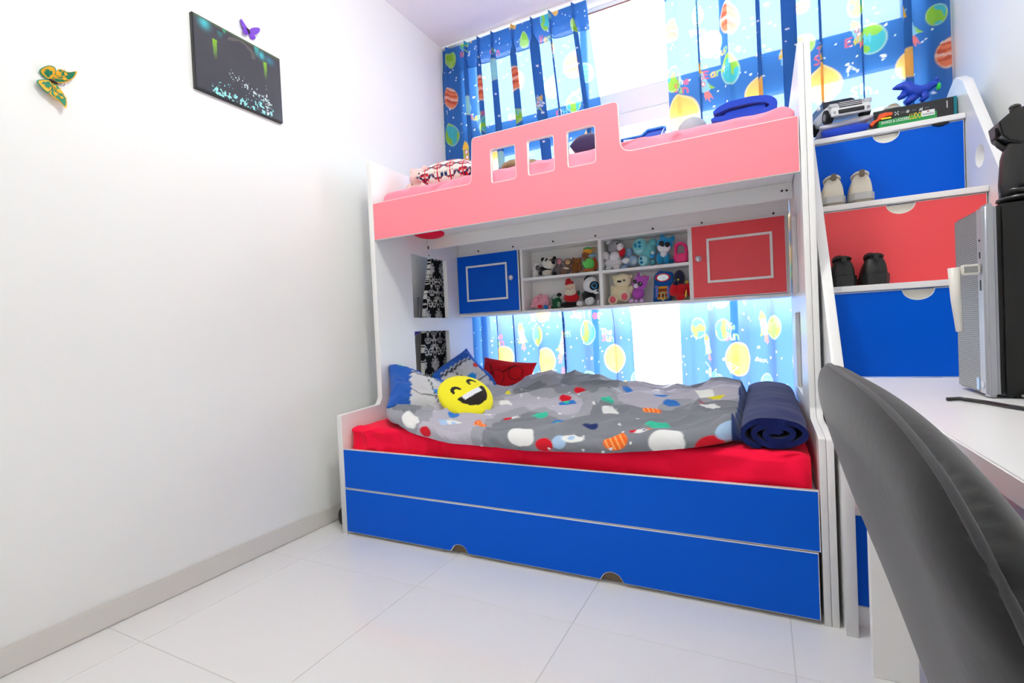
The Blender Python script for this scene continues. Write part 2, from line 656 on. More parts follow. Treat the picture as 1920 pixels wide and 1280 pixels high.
# window
win = thing('window_1', (1.2, 1.42, .42), None, None, kind='structure')
x0, x1, z0, z1 = WIN
fw = .045
TR0, TR1 = 2.14, 2.365
for a in ((x0, x1, z0, z0 + fw), (x0, x1, z1 - fw * .5, z1), (x0, x0 + fw, z0 + fw, z1 - fw * .5), (x1 - fw, x1, z0 + fw, z1 - fw * .5)):
    B().box(a[0], a[1], 1.40, 1.45, a[2], a[3]).build('frame', M_alu, win, bevel=.003, seg=1)
tr = B().box(x0 + fw, x1 - fw, 1.405, 1.445, TR0 + .085, TR1).build('transom', M_alu, win, bevel=.003, seg=1)
B().box(x0 + fw, x1 - fw, 1.395, 1.445, TR0, TR0 + .08).build('transom_rail', M_alu, win, bevel=.003, seg=1)
B().box(x0 + fw, x1 - fw, 1.40, 1.404, z1 - .031, z1 - .025).build('gasket', mat('brown_gasket', (120, 60, 60), .6), win)
mg = bpy.data.materials.new('window_glass'); mg.use_nodes = True
nt = mg.node_tree; nt.nodes.clear()
o_ = nt.nodes.new('ShaderNodeOutputMaterial'); g_ = nt.nodes.new('ShaderNodeBsdfGlossy'); t_ = nt.nodes.new('ShaderNodeBsdfTransparent'); m_ = nt.nodes.new('ShaderNodeMixShader')
g_.inputs['Roughness'].default_value = .02
t_.inputs['Color'].default_value = (.96, .98, .97, 1)
m_.inputs[0].default_value = .05
nt.links.new(t_.outputs[0], m_.inputs[1]); nt.links.new(g_.outputs[0], m_.inputs[2]); nt.links.new(m_.outputs[0], o_.inputs[0])
mulls = [x0 + fw, .80, 1.62, x1 - fw]
for k in range(3):
    a, b = mulls[k] + (.02 if k else 0), mulls[k + 1] - (.02 if k < 2 else 0)
    for (za, zb) in ((z0 + fw, TR0), (TR1, z1 - fw * .5)):
        B().box(a, b, 1.423, 1.427, za, zb).build('pane', mg, win)
for xm in mulls[1:3]:
    for (za, zb) in ((z0 + fw, TR0), (TR1, z1 - fw * .5)):
        B().box(xm - .02, xm + .02, 1.41, 1.44, za, zb).build('mullion', M_alu, win, bevel=.003, seg=1)
#@@STRUCT_END
# ------------------------------------------------------------------ bunk bed
L = 1.894
YZ = lambda u, v, w: (w, u, v)
XZ = lambda u, v, w: (u, w, v)
bed = thing('bunk_bed', (L / 2, .6, 0), 'white bunk bed with a pink upper rail and a blue lower side board', 'bed')


def end_outline(top):
    pts = [(0, 0), (0, .556), (.262, .568), (.283, .60), (.283, top), (1.21, top), (1.21, 0)]
    return fillet(pts, [.0, .008, .02, .02, .012, .03, 0])


cut = lambda y0, y1, z0, z1: fillet(rect(y0, y1, z0, z1), .006, 2)
holes = [cut(.577, .930, 1.015, 1.378), cut(.577, .925, .60, .936)]
plate('end_panel', [end_outline(1.815)] + holes, YZ, -.030, 0, M_white, bed, .0012)
plate('end_panel', [end_outline(1.845)] + holes, YZ, L + .003, L + .021, M_white, bed, .0012)
plate('end_panel', [end_outline(1.845)] + holes, YZ, L + .022, L + .041, M_white, bed, .0012)


def faced(name, loops, y, face_m, parent, margin=.0022, th=.018, face_name='laminate_face'):
    """white board with a coloured laminate face towards -y"""
    o = plate(name, loops, XZ, y, y + th, M_edge, parent)
    cs = np.array(loops[0])
    return o


def shrink(loop, m):
    """inset a loop by m"""
    n = len(loop); out = []
    area = sum(loop[i][0] * loop[(i + 1) % n][1] - loop[(i + 1) % n][0] * loop[i][1] for i in range(n))
    sg = 1 if area > 0 else -1
    for i in range(n):
        p = Vector(loop[i]); a = Vector(loop[i - 1]); b = Vector(loop[(i + 1) % n])
        d1 = (p - a); d2 = (b - p)
        if d1.length < 1e-7: d1 = d2
        if d2.length < 1e-7: d2 = d1
        n1 = Vector((-d1.y, d1.x)).normalized(); n2 = Vector((-d2.y, d2.x)).normalized()
        nn = n1 + n2
        nn = nn / max(.3, nn.dot(n1) if nn.length else 1)
        out.append(tuple(p + nn * (m * sg)))
    return out


def faced_board(name, loops, y, face_m, parent, margin=.0022, th=.018):
    o = plate(name, loops, XZ, y + .0015, y + th, M_edge, parent)
    if WLOC[o] != WLOC[parent] and False: pass
    fl_ = [shrink(loops[0], margin)] + [shrink(h, -margin) for h in loops[1:]]
    f = plate('laminate_face', fl_, XZ, y, y + .0014, face_m, o)
    return o


Z1, Z2, Z3 = .3985, .2145, .013
faced_board('side_board', [rect(0, L, Z2 + .0025, Z1)], 0, M_blue, bed, .0028)
# upper guard rail
YP = .2824
top, hum, bot = 1.597, 1.801, 1.4088
rail = fillet([(0, bot), (L, bot), (L, top), (1.286, top), (1.286, hum), (.603, hum), (.586, top), (0, top)], [0, 0, 0, .05, .018, .02, .04, 0], 6)
rail = fillet([(0, bot), (L, bot), (L, top + .002), (1.284, top), (1.280, hum), (.604, hum), (.590, top), (0, top)], [0, 0, 0, .05, .02, .02, .025, 0], 6)
wins = [fillet(rect(a, b, 1.580, 1.728), .012, 3) for a, b in ((.699, .820), (.881, 1.001), (1.063, 1.181))]
faced_board('guard_rail', [rail] + wins, YP, M_pink, bed, .0028)
# upper deck, beams, fittings
B().box(0, L, YP + .02, 1.20, 1.488, 1.500).build('deck', M_white, bed)
B().box(0, L, .739, .757, 1.420, 1.488).build('beam', M_white, bed, bevel=.0012, seg=1)
B().box(0, L, 1.075, 1.093, 1.416, 1.488).build('beam', M_white, bed, bevel=.0012, seg=1)
for px, py in ((897, 470.7), (962, 462.5), (1037, 452.5), (1116.5, 442), (1224, 428.7), (1316, 417.7), (1450, 400)):
    p = at(px, py, 'y', 1.075)
    B().cyl((p.x, 1.071, p.z), (p.x, 1.076, p.z), .005, 10).build('screw', M_screw, bed)
for px, py, y in ((795, 464, .7385), (801, 466, .7385), (1466, 358, .7385), (1475, 357, .7385)):
    p = at(px, py, 'y', y)
    B().cyl((max(.006, p.x), y - .003, p.z), (max(.006, p.x), y + .002, p.z), .0045, 8).build('screw', M_screw, bed)
for px, py in ((804, 479), (804, 487)):
    p = at(px, py, 'x', 0)
    B().cyl((-.001, p.y, p.z), (.0015, p.y, p.z), .0045, 8).build('screw', M_screw, bed)
B().box(.0, L, .02, 1.205, .355, .372).build('deck', M_white, bed)
B().box(.0, L, 1.19, 1.208, .05, .40).build('back_board', M_underbed_shade, bed)
# trundle
tr_ = thing('trundle_bed', (L / 2, .5, 0), 'blue fronted trundle bed with two round finger notches, under the bunk', 'trundle bed')


def notch(loop_x, r, zb):
    return [(loop_x + r * 1.15, zb)] + [(loop_x + r * math.cos(t), zb + r * .86 * math.sin(t)) for t in np.linspace(.35, math.pi - .35, 9)] + [(loop_x - r * 1.15, zb)]


nx1, nx2 = at(862, 1036, 'y', 0).x, at(1148, 1092, 'y', 0).x
lp = [(L - .006, Z3), (L - .006, Z2 - .001), (.002, Z2 - .001), (.002, Z3)] + notch(nx1, .037, Z3)[::-1] + notch(nx2, .037, Z3)[::-1]
faced_board('front_board', [lp], -.002, M_blue, tr_, .0022)
B().box(.03, L - .03, .03, .95, .075, .09).build('base_board', M_underbed_shade, tr_)
B().box(.02, .038, .03, .95, .05, .2).build('side_panel', M_underbed_shade, tr_)
B().box(L - .038, L - .02, .03, .95, .05, .2).build('side_panel', M_underbed_shade, tr_)
B().box(.03, L - .03, .93, .95, .03, .2).build('rear_board', M_underbed_shade, tr_)
B().box(.02, L - .02, .026, .030, .003, .19).build('notch_shade_board', M_underbed_shade, tr_)  # added dark board, makes the notches and floor gap look shaded
for x in (.12, L - .12):
    for y in (.1, .86):
        B().cyl((x - .012, y, .0245), (x + .012, y, .0245), .0245, 14).box(x - .014, x + .014, y - .02, y + .02, .045, .075).build('castor', M_black, tr_)

# ------------------------------------------------------------------ toy cabinet under the upper bunk
YQ, YB = 1.0618, 1.205
ZT, ZB = 1.4137, 1.0372
cab = thing('wall_cabinet', (L / 2, 1.13, ZB - .018), 'long white toy cabinet with a blue door and a coral door under the upper bunk', 'cabinet')
XR = L - .003
B().box(.002, XR, YQ, YB, ZT - .008, ZT + .006).build('top_panel', M_white, cab, bevel=.001, seg=1)
B().box(.002, XR, YQ, YB, ZB - .018, ZB - .002).build('bottom_panel', M_white, cab, bevel=.001, seg=1)
B().box(.002, .016, YQ, YB, ZB - .002, ZT - .008).build('side_panel', M_white, cab)
B().box(XR - .014, XR, YQ, YB, ZB - .002, ZT - .008).build('side_panel', M_white, cab)
B().box(.016, XR - .014, YB - .006, YB, ZB - .002, ZT - .008).build('back_panel', M_white, cab)
B().box(.448, .466, YQ, YB - .006, ZB - .002, ZT - .008).build('divider', M_white, cab, bevel=.001, seg=1)
B().box(.943, .963, YQ, YB - .006, ZB - .002, ZT - .008).build('divider', M_white, cab, bevel=.001, seg=1)
B().box(1.428, 1.446, YQ, YB - .006, ZB - .002, ZT - .008).build('divider', M_white, cab, bevel=.001, seg=1)
B().box(.466, .943, YQ, YB - .006, 1.217, 1.233).build('shelf', M_white, cab, bevel=.001, seg=1)
B().box(.963, 1.428, YQ, YB - .006, 1.217, 1.233).build('shelf', M_white, cab, bevel=.001, seg=1)
M_knob = mat('crystal_knob', (225, 225, 230), .12, metal=.55)


def cab_door(xa, xb, m, fr, knob, lab):
    d = faced_board('door', [rect(xa, xb, ZB, ZT - .004)], YQ - .019, m, cab, .0035)
    d['label'] = lab
    o_, i_ = fr, (fr[0] + .012, fr[1] - .012, fr[2] + .012, fr[3] - .012)
    plate('moulding', [rect(*o_), rect(*i_)], XZ, YQ - .025, YQ - .0192, M_edge, d, .001)
    kx, kz = knob
    y = YQ - .019
    b = B().cyl((kx, y, kz), (kx, y - .012, kz), .006, 12)
    b.ell((kx, y - .022, kz), (.0165, .014, .0165), nu=9, nv=6)
    b.build('knob', M_knob, d)


cab_door(.004, .4445, M_blue, (.074, .370, 1.114, 1.341), (.402, 1.24), 'blue door')
cab_door(1.4465, 1.876, M_red, (1.520, 1.819, 1.112, 1.338), (1.481, 1.238), 'coral door')
# ------------------------------------------------------------------ staircase with drawers
st = thing('drawer_staircase', (2.24, .6, 0), 'white storage staircase with blue and coral drawers beside the bunk bed', 'staircase')
SX0, SX1 = 1.978, 2.482
TZ = [.355, .688, 1.015, 1.343, 1.668]
TYF = [.02, .22, .42, .617, .815]


def stringer(x0, x1, hole):
    pts = [(-.032, 0), (-.032, .585), (.845, 1.80), (.93, 1.85), (1.05, 1.80), (1.19, 1.70), (1.19, 0)]
    lp = fillet(pts, [0, .12, .03, .05, .06, .03, 0])
    hs = []
    if hole:
        hs = [[(.698 + .041 * math.cos(t), 1.467 + .041 * math.sin(t)) for t in np.linspace(0, 2 * math.pi, 24, endpoint=False)]]
    plate('stringer', [lp] + hs, YZ, x0, x1, M_white, st, .0015)


stringer(1.946, 1.977, False)
stringer(2.483, 2.515, True)
dcol = [M_blue, M_red, M_blue, M_red, M_blue]
for k in range(5):
    yb = TYF[k + 1] + .03 if k < 4 else 1.188
    tw = B().box(SX0, SX1, TYF[k], yb, TZ[k] - .021, TZ[k]).build('tread', M_white, st, bevel=.002, seg=2, smooth=True)
    zlo = TZ[k - 1] + .003 if k else .062
    zhi = TZ[k] - .024
    y = TYF[k] + .009
    xa, xb = SX0 + .004, SX1 - .004
    hx, hr = 2.2355, .0425
    arc = [(hx + hr * math.cos(t), zhi - hr * .84 * math.sin(t)) for t in np.linspace(0, math.pi, 15)]
    lp = [(xa, zlo), (xb, zlo), (xb, zhi)] + arc + [(xa, zhi)]
    d = faced_board('drawer', [lp], y, dcol[k], st, .0025)
    B().box(hx - .06, hx + .06, y + .0155, y + .0178, zhi - .055, zhi - .001).build('pull_recess', M_cream, d)
    B().box(xa + .01, xb - .01, y + .0185, min(yb + .3, 1.18), zlo + .01, zhi - .02).build('drawer_box', M_white, d)
B().box(SX0, SX1, .035, .053, .0, .058).build('plinth', M_white, st)
# ------------------------------------------------------------------ desk, chair, computer
DZ = .740
dk = thing('desk', (2.28, -.75, 0), 'white desk against the right wall', 'desk')
B().box(1.981, RX - .004, -1.62, -.062, DZ - .030, DZ).build('desktop', M_white, dk, bevel=.002, seg=2, smooth=True)
B().box(1.990, 2.008, -1.578, -.20, DZ - .085, DZ - .03).build('apron', M_white, dk)
B().box(1.981, 2.075, -.20, -.178, 0, DZ - .03).build('leg_panel', M_white, dk, bevel=.0015, seg=1)
B().box(1.981, 2.075, -1.60, -1.578, 0, DZ - .03).build('leg_panel', M_white, dk, bevel=.0015, seg=1)
B().box(2.50, 2.52, -1.578, -.20, .25, DZ - .03).build('modesty_panel', M_white, dk)
B().box(2.48, RX - .006, -.20, -.178, 0, DZ - .03).build('leg_panel', M_white, dk, bevel=.0015, seg=1)
B().box(2.48, RX - .006, -1.60, -1.578, 0, DZ - .03).build('leg_panel', M_white, dk, bevel=.0015, seg=1)

ch = thing('desk_chair', (2.05, -1.12, 0), 'grey velvet chair with a piped curved backrest tucked against the desk', 'chair')
# backrest: centre line reclined, wings curl forward (+x)
CYC = -1.125
nu, nv = 72, 72


def chair_pt(s, t, side):
    """s in -1..1 across, t in 0..1 up; side 0 rear face, 1 front face"""
    z = .44 + .415 * t
    hw = .215 + .07 * t ** 1.0
    y = CYC + hw * s
    drop = (.05 if s > 0 else .055) * abs(s) ** (3 if s > 0 else 3.6) * t
    if s < 0: y -= .02 * abs(s) * t
    z -= drop
    xr = 1.928 - .106 * t + .02 * (1 - t) ** 2
    bow = -.018 * (1 - abs(s) ** 2.2)
    x = xr + bow
    th = (.062 - .012 * t)
    return x, y, z, th


P = np.zeros((nu, nv, 3)); Q = np.zeros((nu, nv, 3)); PIP = []
for i in range(nu):
    s = math.sin(math.pi / 2 * (-1 + 2 * i / (nu - 1)))
    for j in range(nv):
        t = 1 - (1 - j / (nv - 1)) ** 1.9
        x, y, z, th = chair_pt(s, t, 0)
        # rounded corner: pull in near the top corners
        e = max(abs(s), 0)
        rim = max(0, (max(abs(s) - .80, 0) / .2) ** 2 + (max(t - .86, 0) / .14) ** 2)
        k = min(1, rim)
        prof = math.sqrt(max(0, 1 - k))
        cz = .44 + .40 * .86; hw_ = .205 + .075 * t
        if rim > 1:
            f = 1 / math.sqrt(rim)
            ss = math.copysign(.80 + (abs(s) - .80) * f, s) if abs(s) > .80 else s
            tt = .86 + (t - .86) * f if t > .86 else t
            x, y, z, th = chair_pt(ss, tt, 0)
            prof = 0
        P[i, j] = (x + th * .42 * (1 - prof) - .004 * math.sin(9 * t + 3 * s) * .3, y, z)
        Q[i, j] = (x + th * (.42 + .58 * prof ** .7), y, z)
rear = np.concatenate([P, Q[::-1]], 0)
bk = grid_mesh('backrest', rear, M_velvet, ch, closed_u=True)
path = [tuple(P[nu - 1, j]) for j in range(0, nv, 2)] + [tuple(P[i, nv - 1]) for i in range(nu - 1, -1, -1)] + [tuple(P[0, j]) for j in range(nv - 1, -1, -2)]
path = [q for k, q in enumerate(path) if k == 0 or (Vector(q) - Vector(path[k - 1])).length > .004]
B().tube(path, .0024, 8).build('piping', mat('velvet_piping', (52, 52, 54), .85, sheen=.2), ch, smooth=True)
b = B()
seat = fillet([(1.945, CYC - .19), (2.38, CYC - .225), (2.38, CYC + .225), (1.945, CYC + .19)], [.06, .1, .1, .06])
b.prism(seat, lambda u, v, w: (u, v, w), .385, .475)
b.build('seat', M_velvet, ch, bevel=.022, seg=3, smooth=True)
M_leg = mat('black_metal_leg', (25, 25, 27), .4, metal=.7)
for sx, sy in ((1, 1), (1, -1), (-1, 1), (-1, -1)):
    B().cyl((2.16 + sx * .12, CYC + sy * .12, .39), (2.16 + sx * .2, CYC + sy * .2, 0), .014, 12, .009).build('leg', M_leg, ch, smooth=True)

# computer case: front face at x = 2.137 looking to -x
pc = thing('computer_tower', (2.35, -.37, DZ), 'black computer case with a grey mesh front and silver trim standing on the desk', 'computer')
PX, PY0, PY1, PZ = 2.136, -.452, -.292, 1.106
B().box(PX + .022, 2.545, PY0, PY1, DZ + .004, PZ - .002).build('case', mat('case_black', (9, 9, 10), .5), pc, bevel=.006, smooth=True)
B().box(PX, PX + .021, PY0 - .001, PY0 + .036, DZ + .002, PZ).build('silver_trim', mat('silver_plastic', (172, 174, 182), .35, metal=.35), pc, bevel=.006, seg=3, smooth=True)
mm = bpy.data.materials.new('mesh_grille'); mm.use_nodes = True
nt = mm.node_tree; bs = nt.nodes['Principled BSDF']
tc = nt.nodes.new('ShaderNodeTexCoord'); mp = nt.nodes.new('ShaderNodeMapping'); vo = nt.nodes.new('ShaderNodeTexVoronoi'); rp = nt.nodes.new('ShaderNodeValToRGB')
mp.inputs['Scale'].default_value = (1, 260, 260)
vo.inputs['Scale'].default_value = 1.0; vo.inputs['Randomness'].default_value = 0.05
rp.color_ramp.elements[0].position = .38; rp.color_ramp.elements[0].color = (.02, .02, .022, 1)
rp.color_ramp.elements[1].position = .48; rp.color_ramp.elements[1].color = (.33, .34, .35, 1)
nt.links.new(tc.outputs['Object'], mp.inputs[0]); nt.links.new(mp.outputs[0], vo.inputs['Vector']); nt.links.new(vo.outputs['Distance'], rp.inputs[0]); nt.links.new(rp.outputs[0], bs.inputs['Base Color'])
bs.inputs['Roughness'].default_value = .45
B().box(PX + .003, PX + .021, PY0 + .037, PY1 + .004, DZ + .006, PZ - .004).build('mesh_front', mm, pc, bevel=.004, smooth=True)
for i, (z, h) in enumerate(((1.040, .004), (1.012, .012), (.955, .020))):
    B().box(PX - .001, PX + .003, PY0 + .015, PY0 + .019, z - h / 2, z + h / 2).build('port', M_black, pc)
B().cyl((PX - .0015, PY0 + .017, .765), (PX + .002, PY0 + .017, .765), .007, 14).build('power_button', mat('pale_button', (200, 205, 215), .3), pc)
B().box(PX + .001, PX + .004, PY0 + .042, PY0 + .054, .752, .775).build('badge', mat('badge_blue', (170, 205, 240), .3), pc)
for y in (PY0 + .02, PY1 - .02):
    for x in (2.19, 2.5):
        B().cyl((x, y, DZ), (x, y, DZ + .006), .012, 12).build('foot', M_black, pc)
M_wplas = mat('white_plastic', (228, 224, 216), .4)
us = thing('usb_antenna', (PX - .03, PY0 + .017, .98), 'white wireless adapter with a hinged antenna plugged into the computer case', 'adapter')
B().box(PX - .030, PX - .0015, PY0 + .008, PY0 + .026, .976, .996).build('dongle', M_wplas, us, bevel=.003, smooth=True)
B().box(PX - .026, PX - .006, PY0 + .0072, PY0 + .0080, .980, .992).build('label_plate', mat('label_print', (150, 150, 150), .6), us)
B().cyl((PX - .030, PY0 + .017, .988), (PX - .038, PY0 + .017, .985), .006, 12).build('hinge', M_wplas, us)
B().tube([(PX - .039, PY0 + .017, .992), (PX - .037, PY0 + .017, .93), (PX - .033, PY0 + .017, .868)], [.0095, .008, .0055], 12).build('antenna', M_wplas, us, smooth=True)
# joystick on the case
js = thing('joystick', (2.27, -.40, PZ), 'black flight joystick standing on top of the computer case', 'joystick')
M_joy = mat('joystick_black', (16, 16, 18), .28, spec=.6)
JY = -.40
def jp(px, py, y=JY): return at(px, py, 'y', y)
g0 = jp(1908, 383)
b = B()
bx = jp(1898, 384).x
b.ell((bx + .022, JY, PZ + .010), (.046, .04, .0105)).build('base', M_joy, js, smooth=True)
pathj = [jp(1903, 376), jp(1899, 345), jp(1902, 300), jp(1912, 265), jp(1915, 240)]
B().tube(pathj, [.022, .021, .021, .020, .022], 14).build('grip', M_joy, js, smooth=True)
B().ell(jp(1908, 362), (.024, .03, .010), rot=(0, .3, 0)).build('hand_rest', M_joy, js, smooth=True)
hd = [(1862, 238), (1880, 222), (1898, 211), (1925, 203), (1960, 206), (1965, 255), (1930, 262), (1905, 275), (1882, 272), (1868, 262)]
b = B()
pl = [(jp(*p).x, jp(*p).z) for p in hd]
b.prism(fillet(pl, .004, 2), XZ, JY - .026, JY + .026)
b.build('head', M_joy, js, bevel=.006, smooth=True)
B().box(jp(1861, 250).x, jp(1868, 250).x, JY - .014, JY + .014, jp(1866, 262).z, jp(1866, 242).z).build('trigger', M_joy, js, bevel=.002)
B().cyl(jp(1904, 212), jp(1903, 200), .008, 12).ell(jp(1903, 201), (.009, .009, .006)).build('thumb_button', M_joy, js, smooth=True)
tg = [jp(1868, 262), jp(1874, 272), jp(1886, 279), jp(1899, 279)]
B().tube(tg, [.004, .006, .007, .008], 10).build('finger_trigger', M_joy, js, smooth=True)
# cable lying on the desk and a monitor foot
cb = [at(1776, 748, 'z', DZ + .004), at(1800, 747, 'z', DZ + .004), at(1850, 754, 'z', DZ + .004), at(1890, 761, 'z', DZ + .004), at(1922, 766, 'z', DZ + .004), (2.30, -.66, DZ + .004), (2.45, -.72, DZ + .004)]
tag(B().tube(cb, .0035, 10).build('cable', mat('cable_black', (20, 20, 22), .25), smooth=True), 'black cable with a rounded plug lying across the white desk', 'cable')
mo = thing('monitor', (2.42, -.60, DZ), 'monitor on a silver foot on the desk beside the computer case', 'monitor')
M_silver = mat('silver_foot', (178, 184, 184), .35, metal=.5)
fp = at(1903, 745, 'z', DZ)
B().box(fp.x - .002, fp.x + .26, -.60, -.457, DZ, DZ + .016).build('foot', M_silver, mo, bevel=.006, smooth=True)
B().box(2.458, 2.478, -.60, -.55, DZ + .012, 1.0).build('neck', M_silver, mo, bevel=.003)
B().box(2.43, 2.455, -.98, -.50, .86, 1.16).build('screen_housing', M_black, mo, bevel=.004)
# ------------------------------------------------------------------ curtains
YC0 = 1.262
c_sun, c_or, c_teal, c_pale = rgb3(250, 190, 90), rgb3(240, 135, 95), rgb3(80, 190, 195), rgb3(170, 225, 225)
c_navy = rgb3(60, 118, 188)
c_wh, c_rd, c_yl, c_lg, c_cy = rgb3(245, 250, 255), rgb3(240, 105, 115), rgb3(240, 200, 90), rgb3(170, 215, 110), rgb3(120, 205, 225)


def make_curtain(label, xl, xr, nfold, seed, motifs):
    rng = np.random.default_rng(seed)
    dz = .0043
    zs = np.arange(.10, 2.902, dz)
    width = xr(1.5) - xl(1.5)
    ns = int(width * 1.8 / dz)
    s = np.linspace(0, 1, ns)
    # folds of uneven width
    ph = np.cumsum(1 + .9 * np.interp(s * nfold * 1.0, np.arange(nfold + 2), rng.uniform(-.5, .5, nfold + 2)))
    ph = ph / ph[-1] * nfold * 2 * np.pi
    Sg, Zg = np.meshgrid(s, zs, indexing='ij')
    PH = ph[:, None] + .35 * fbm(Sg * 5, Zg * .9 + seed, 2)
    topk = sstep(2.70, 2.86, Zg)
    A = (.024 + .008 * fbm(Sg * nfold * .7, Zg * 1.2 + 5, 2)) * (1 - topk) + .016 * topk
    sn = np.sin(PH)
    fold = np.sign(sn) * np.abs(sn) ** .75 * (1 - topk) + (2 * np.exp(-((np.mod(PH / (2 * np.pi) + .25, 1) - .5) / .09) ** 2) - .7) * topk
    Y = YC0 - A * fold + .004 * fbm(Sg * 11, Zg * 3, 2)
    XL = np.array([xl(z) for z in zs])[None]; XRr = np.array([xr(z) for z in zs])[None]
    c1 = np.interp(ph / (2 * np.pi), np.arange(nfold + 1), rng.uniform(.05, .54, nfold + 1))[:, None] * (.50 + .50 * sstep(1.0, 2.1, Zg))
    endk = np.clip(np.minimum(Sg, 1 - Sg) * nfold * 1.5, 0, 1)
    X = XL + (XRr - XL) * (Sg + (c1 / nfold) * np.cos(PH) * (1 - .8 * topk) * endk)
    # arc length at mid height gives the fabric coordinate
    j = len(zs) // 2
    du = np.hypot(np.diff(X[:, j]), np.diff(Y[:, j]))
    U = np.concatenate([[0], np.cumsum(du)])
    UU = np.repeat(U[:, None], len(zs), 1)
    p = Paint(UU, Zg, c_navy)
    umax = U[-1]

    def fu(px, py):
        q = at(px, py, 'y', YC0 - .012)
        sx = (q.x - xl(q.z)) / (xr(q.z) - xl(q.z))
        return float(np.interp(sx, s, U)), q.z, ppm(q)

    mags = umax / width
    # unseen lower and hidden areas get the same kind of print
    for k in range(int(26 * width)):
        cu_, cz_ = rng.uniform(0, umax), rng.choice([rng.uniform(.1, .5), rng.uniform(1.0, 1.55)])
        kd, cc = [('sun', c_sun), ('stripe', c_or), ('earth', c_teal), ('sea', c_cy), ('pale', c_pale)][k % 5]
        r = rng.uniform(.045, .075)
        p.disc(cu_, cz_, r, r, cc, kd)
    p.dots(int(420 * umax), rng, .003, .0062, c_wh, 0, umax, .1, 2.9)
    p.dots(int(10 * umax), rng, .007, .009, c_wh, 0, umax, .1, 2.9)
    for mtf in motifs:
        kd = mtf[0]
        u0, z0_, sc = fu(mtf[1], mtf[2])
        if kd == 'text':
            h = mtf[3] / sc
            p.text(u0, z0_, h, mtf[4], [c_rd, c_yl, c_lg, c_wh, c_cy] if len(mtf) < 6 else mtf[5], rng.uniform(-.15, .1), h * .085)
        elif kd == 'rocket':
            p.rocket(u0, z0_, mtf[3] / sc, mtf[4], mtf[5] if len(mtf) > 5 else 0)
        elif kd == 'line':
            pass
        else:
            w, h = mtf[3] / sc / 2, mtf[4] / sc / 2
            cc = {'sun': c_sun, 'stripe': c_or, 'earth': c_teal, 'sea': c_cy, 'pale': c_pale, 'lime': c_lg}[kd]
            p.disc(u0, z0_, max(w * 1.12, h * .8), h, cc, 'earth' if kd == 'lime' else kd)
    # constellations
    for k in range(int(3.5 * umax)):
        a = np.array([rng.uniform(.1, umax - .1), rng.uniform(.3, 2.7)])
        for q in range(3):
            b = a + rng.uniform(-.06, .06, 2)
            w = p.win((a[0] + b[0]) / 2, (a[1] + b[1]) / 2, .08)
            du_, dv_ = p.u[w], p.v[w]
            e = b - a
            t = np.clip(((du_ - a[0]) * e[0] + (dv_ - a[1]) * e[1]) / (e @ e + 1e-9), 0, 1)
            d = np.hypot(du_ - a[0] - t * e[0], dv_ - a[1] - t * e[1])
            sub = p.c[w]; sub[d < .0024] = rgb3(200, 215, 210); sub[np.hypot(du_ - b[0], dv_ - b[1]) < .007] = c_wh
            p.c[w] = sub
            a = b
    c = thing('curtain', ((xl(1.5) + xr(1.5)) / 2, YC0, .10), label, 'curtain', 'blue space print curtains')
    P3 = np.stack([X, Y, Zg], -1)
    grid_mesh('fabric', P3, M_curtain, c, p.c)
    # doubled heading behind the pleats
    hz = zs > 2.735
    kk = slice(0, ns, 3)
    Hd = P3[kk][:, hz].copy()
    Hd[..., 1] += .006
    wob = .012 * fbm(Hd[:, :1, 0] * 6, Hd[:, :1, 0] * 0, 2)
    Hd[:, 0, 2] += wob[:, 0]
    grid_mesh('heading_band', Hd, M_header, c)
    B().tube([tuple(q) for q in Hd[::2, 0]], .0030, 5).build('hem', mat('hem_navy', (28, 66, 140), .9), c, smooth=True)
    # glider hooks
    for q in range(nfold + 1):
        i = int(np.argmin(np.abs(ph - (q + .25) * 2 * np.pi)))
        if i in (0, ns - 1): continue
        x = X[i, -1]
        B().box(x - .003, x + .003, YC0 + .004, YC0 + .010, 2.88, 2.913).build('hook', M_white, c)
    return c


def lerp_tab(tab):
    zz = [a for a, _ in tab]; xx = [b for _, b in tab]
    return lambda z: float(np.interp(z, zz, xx))


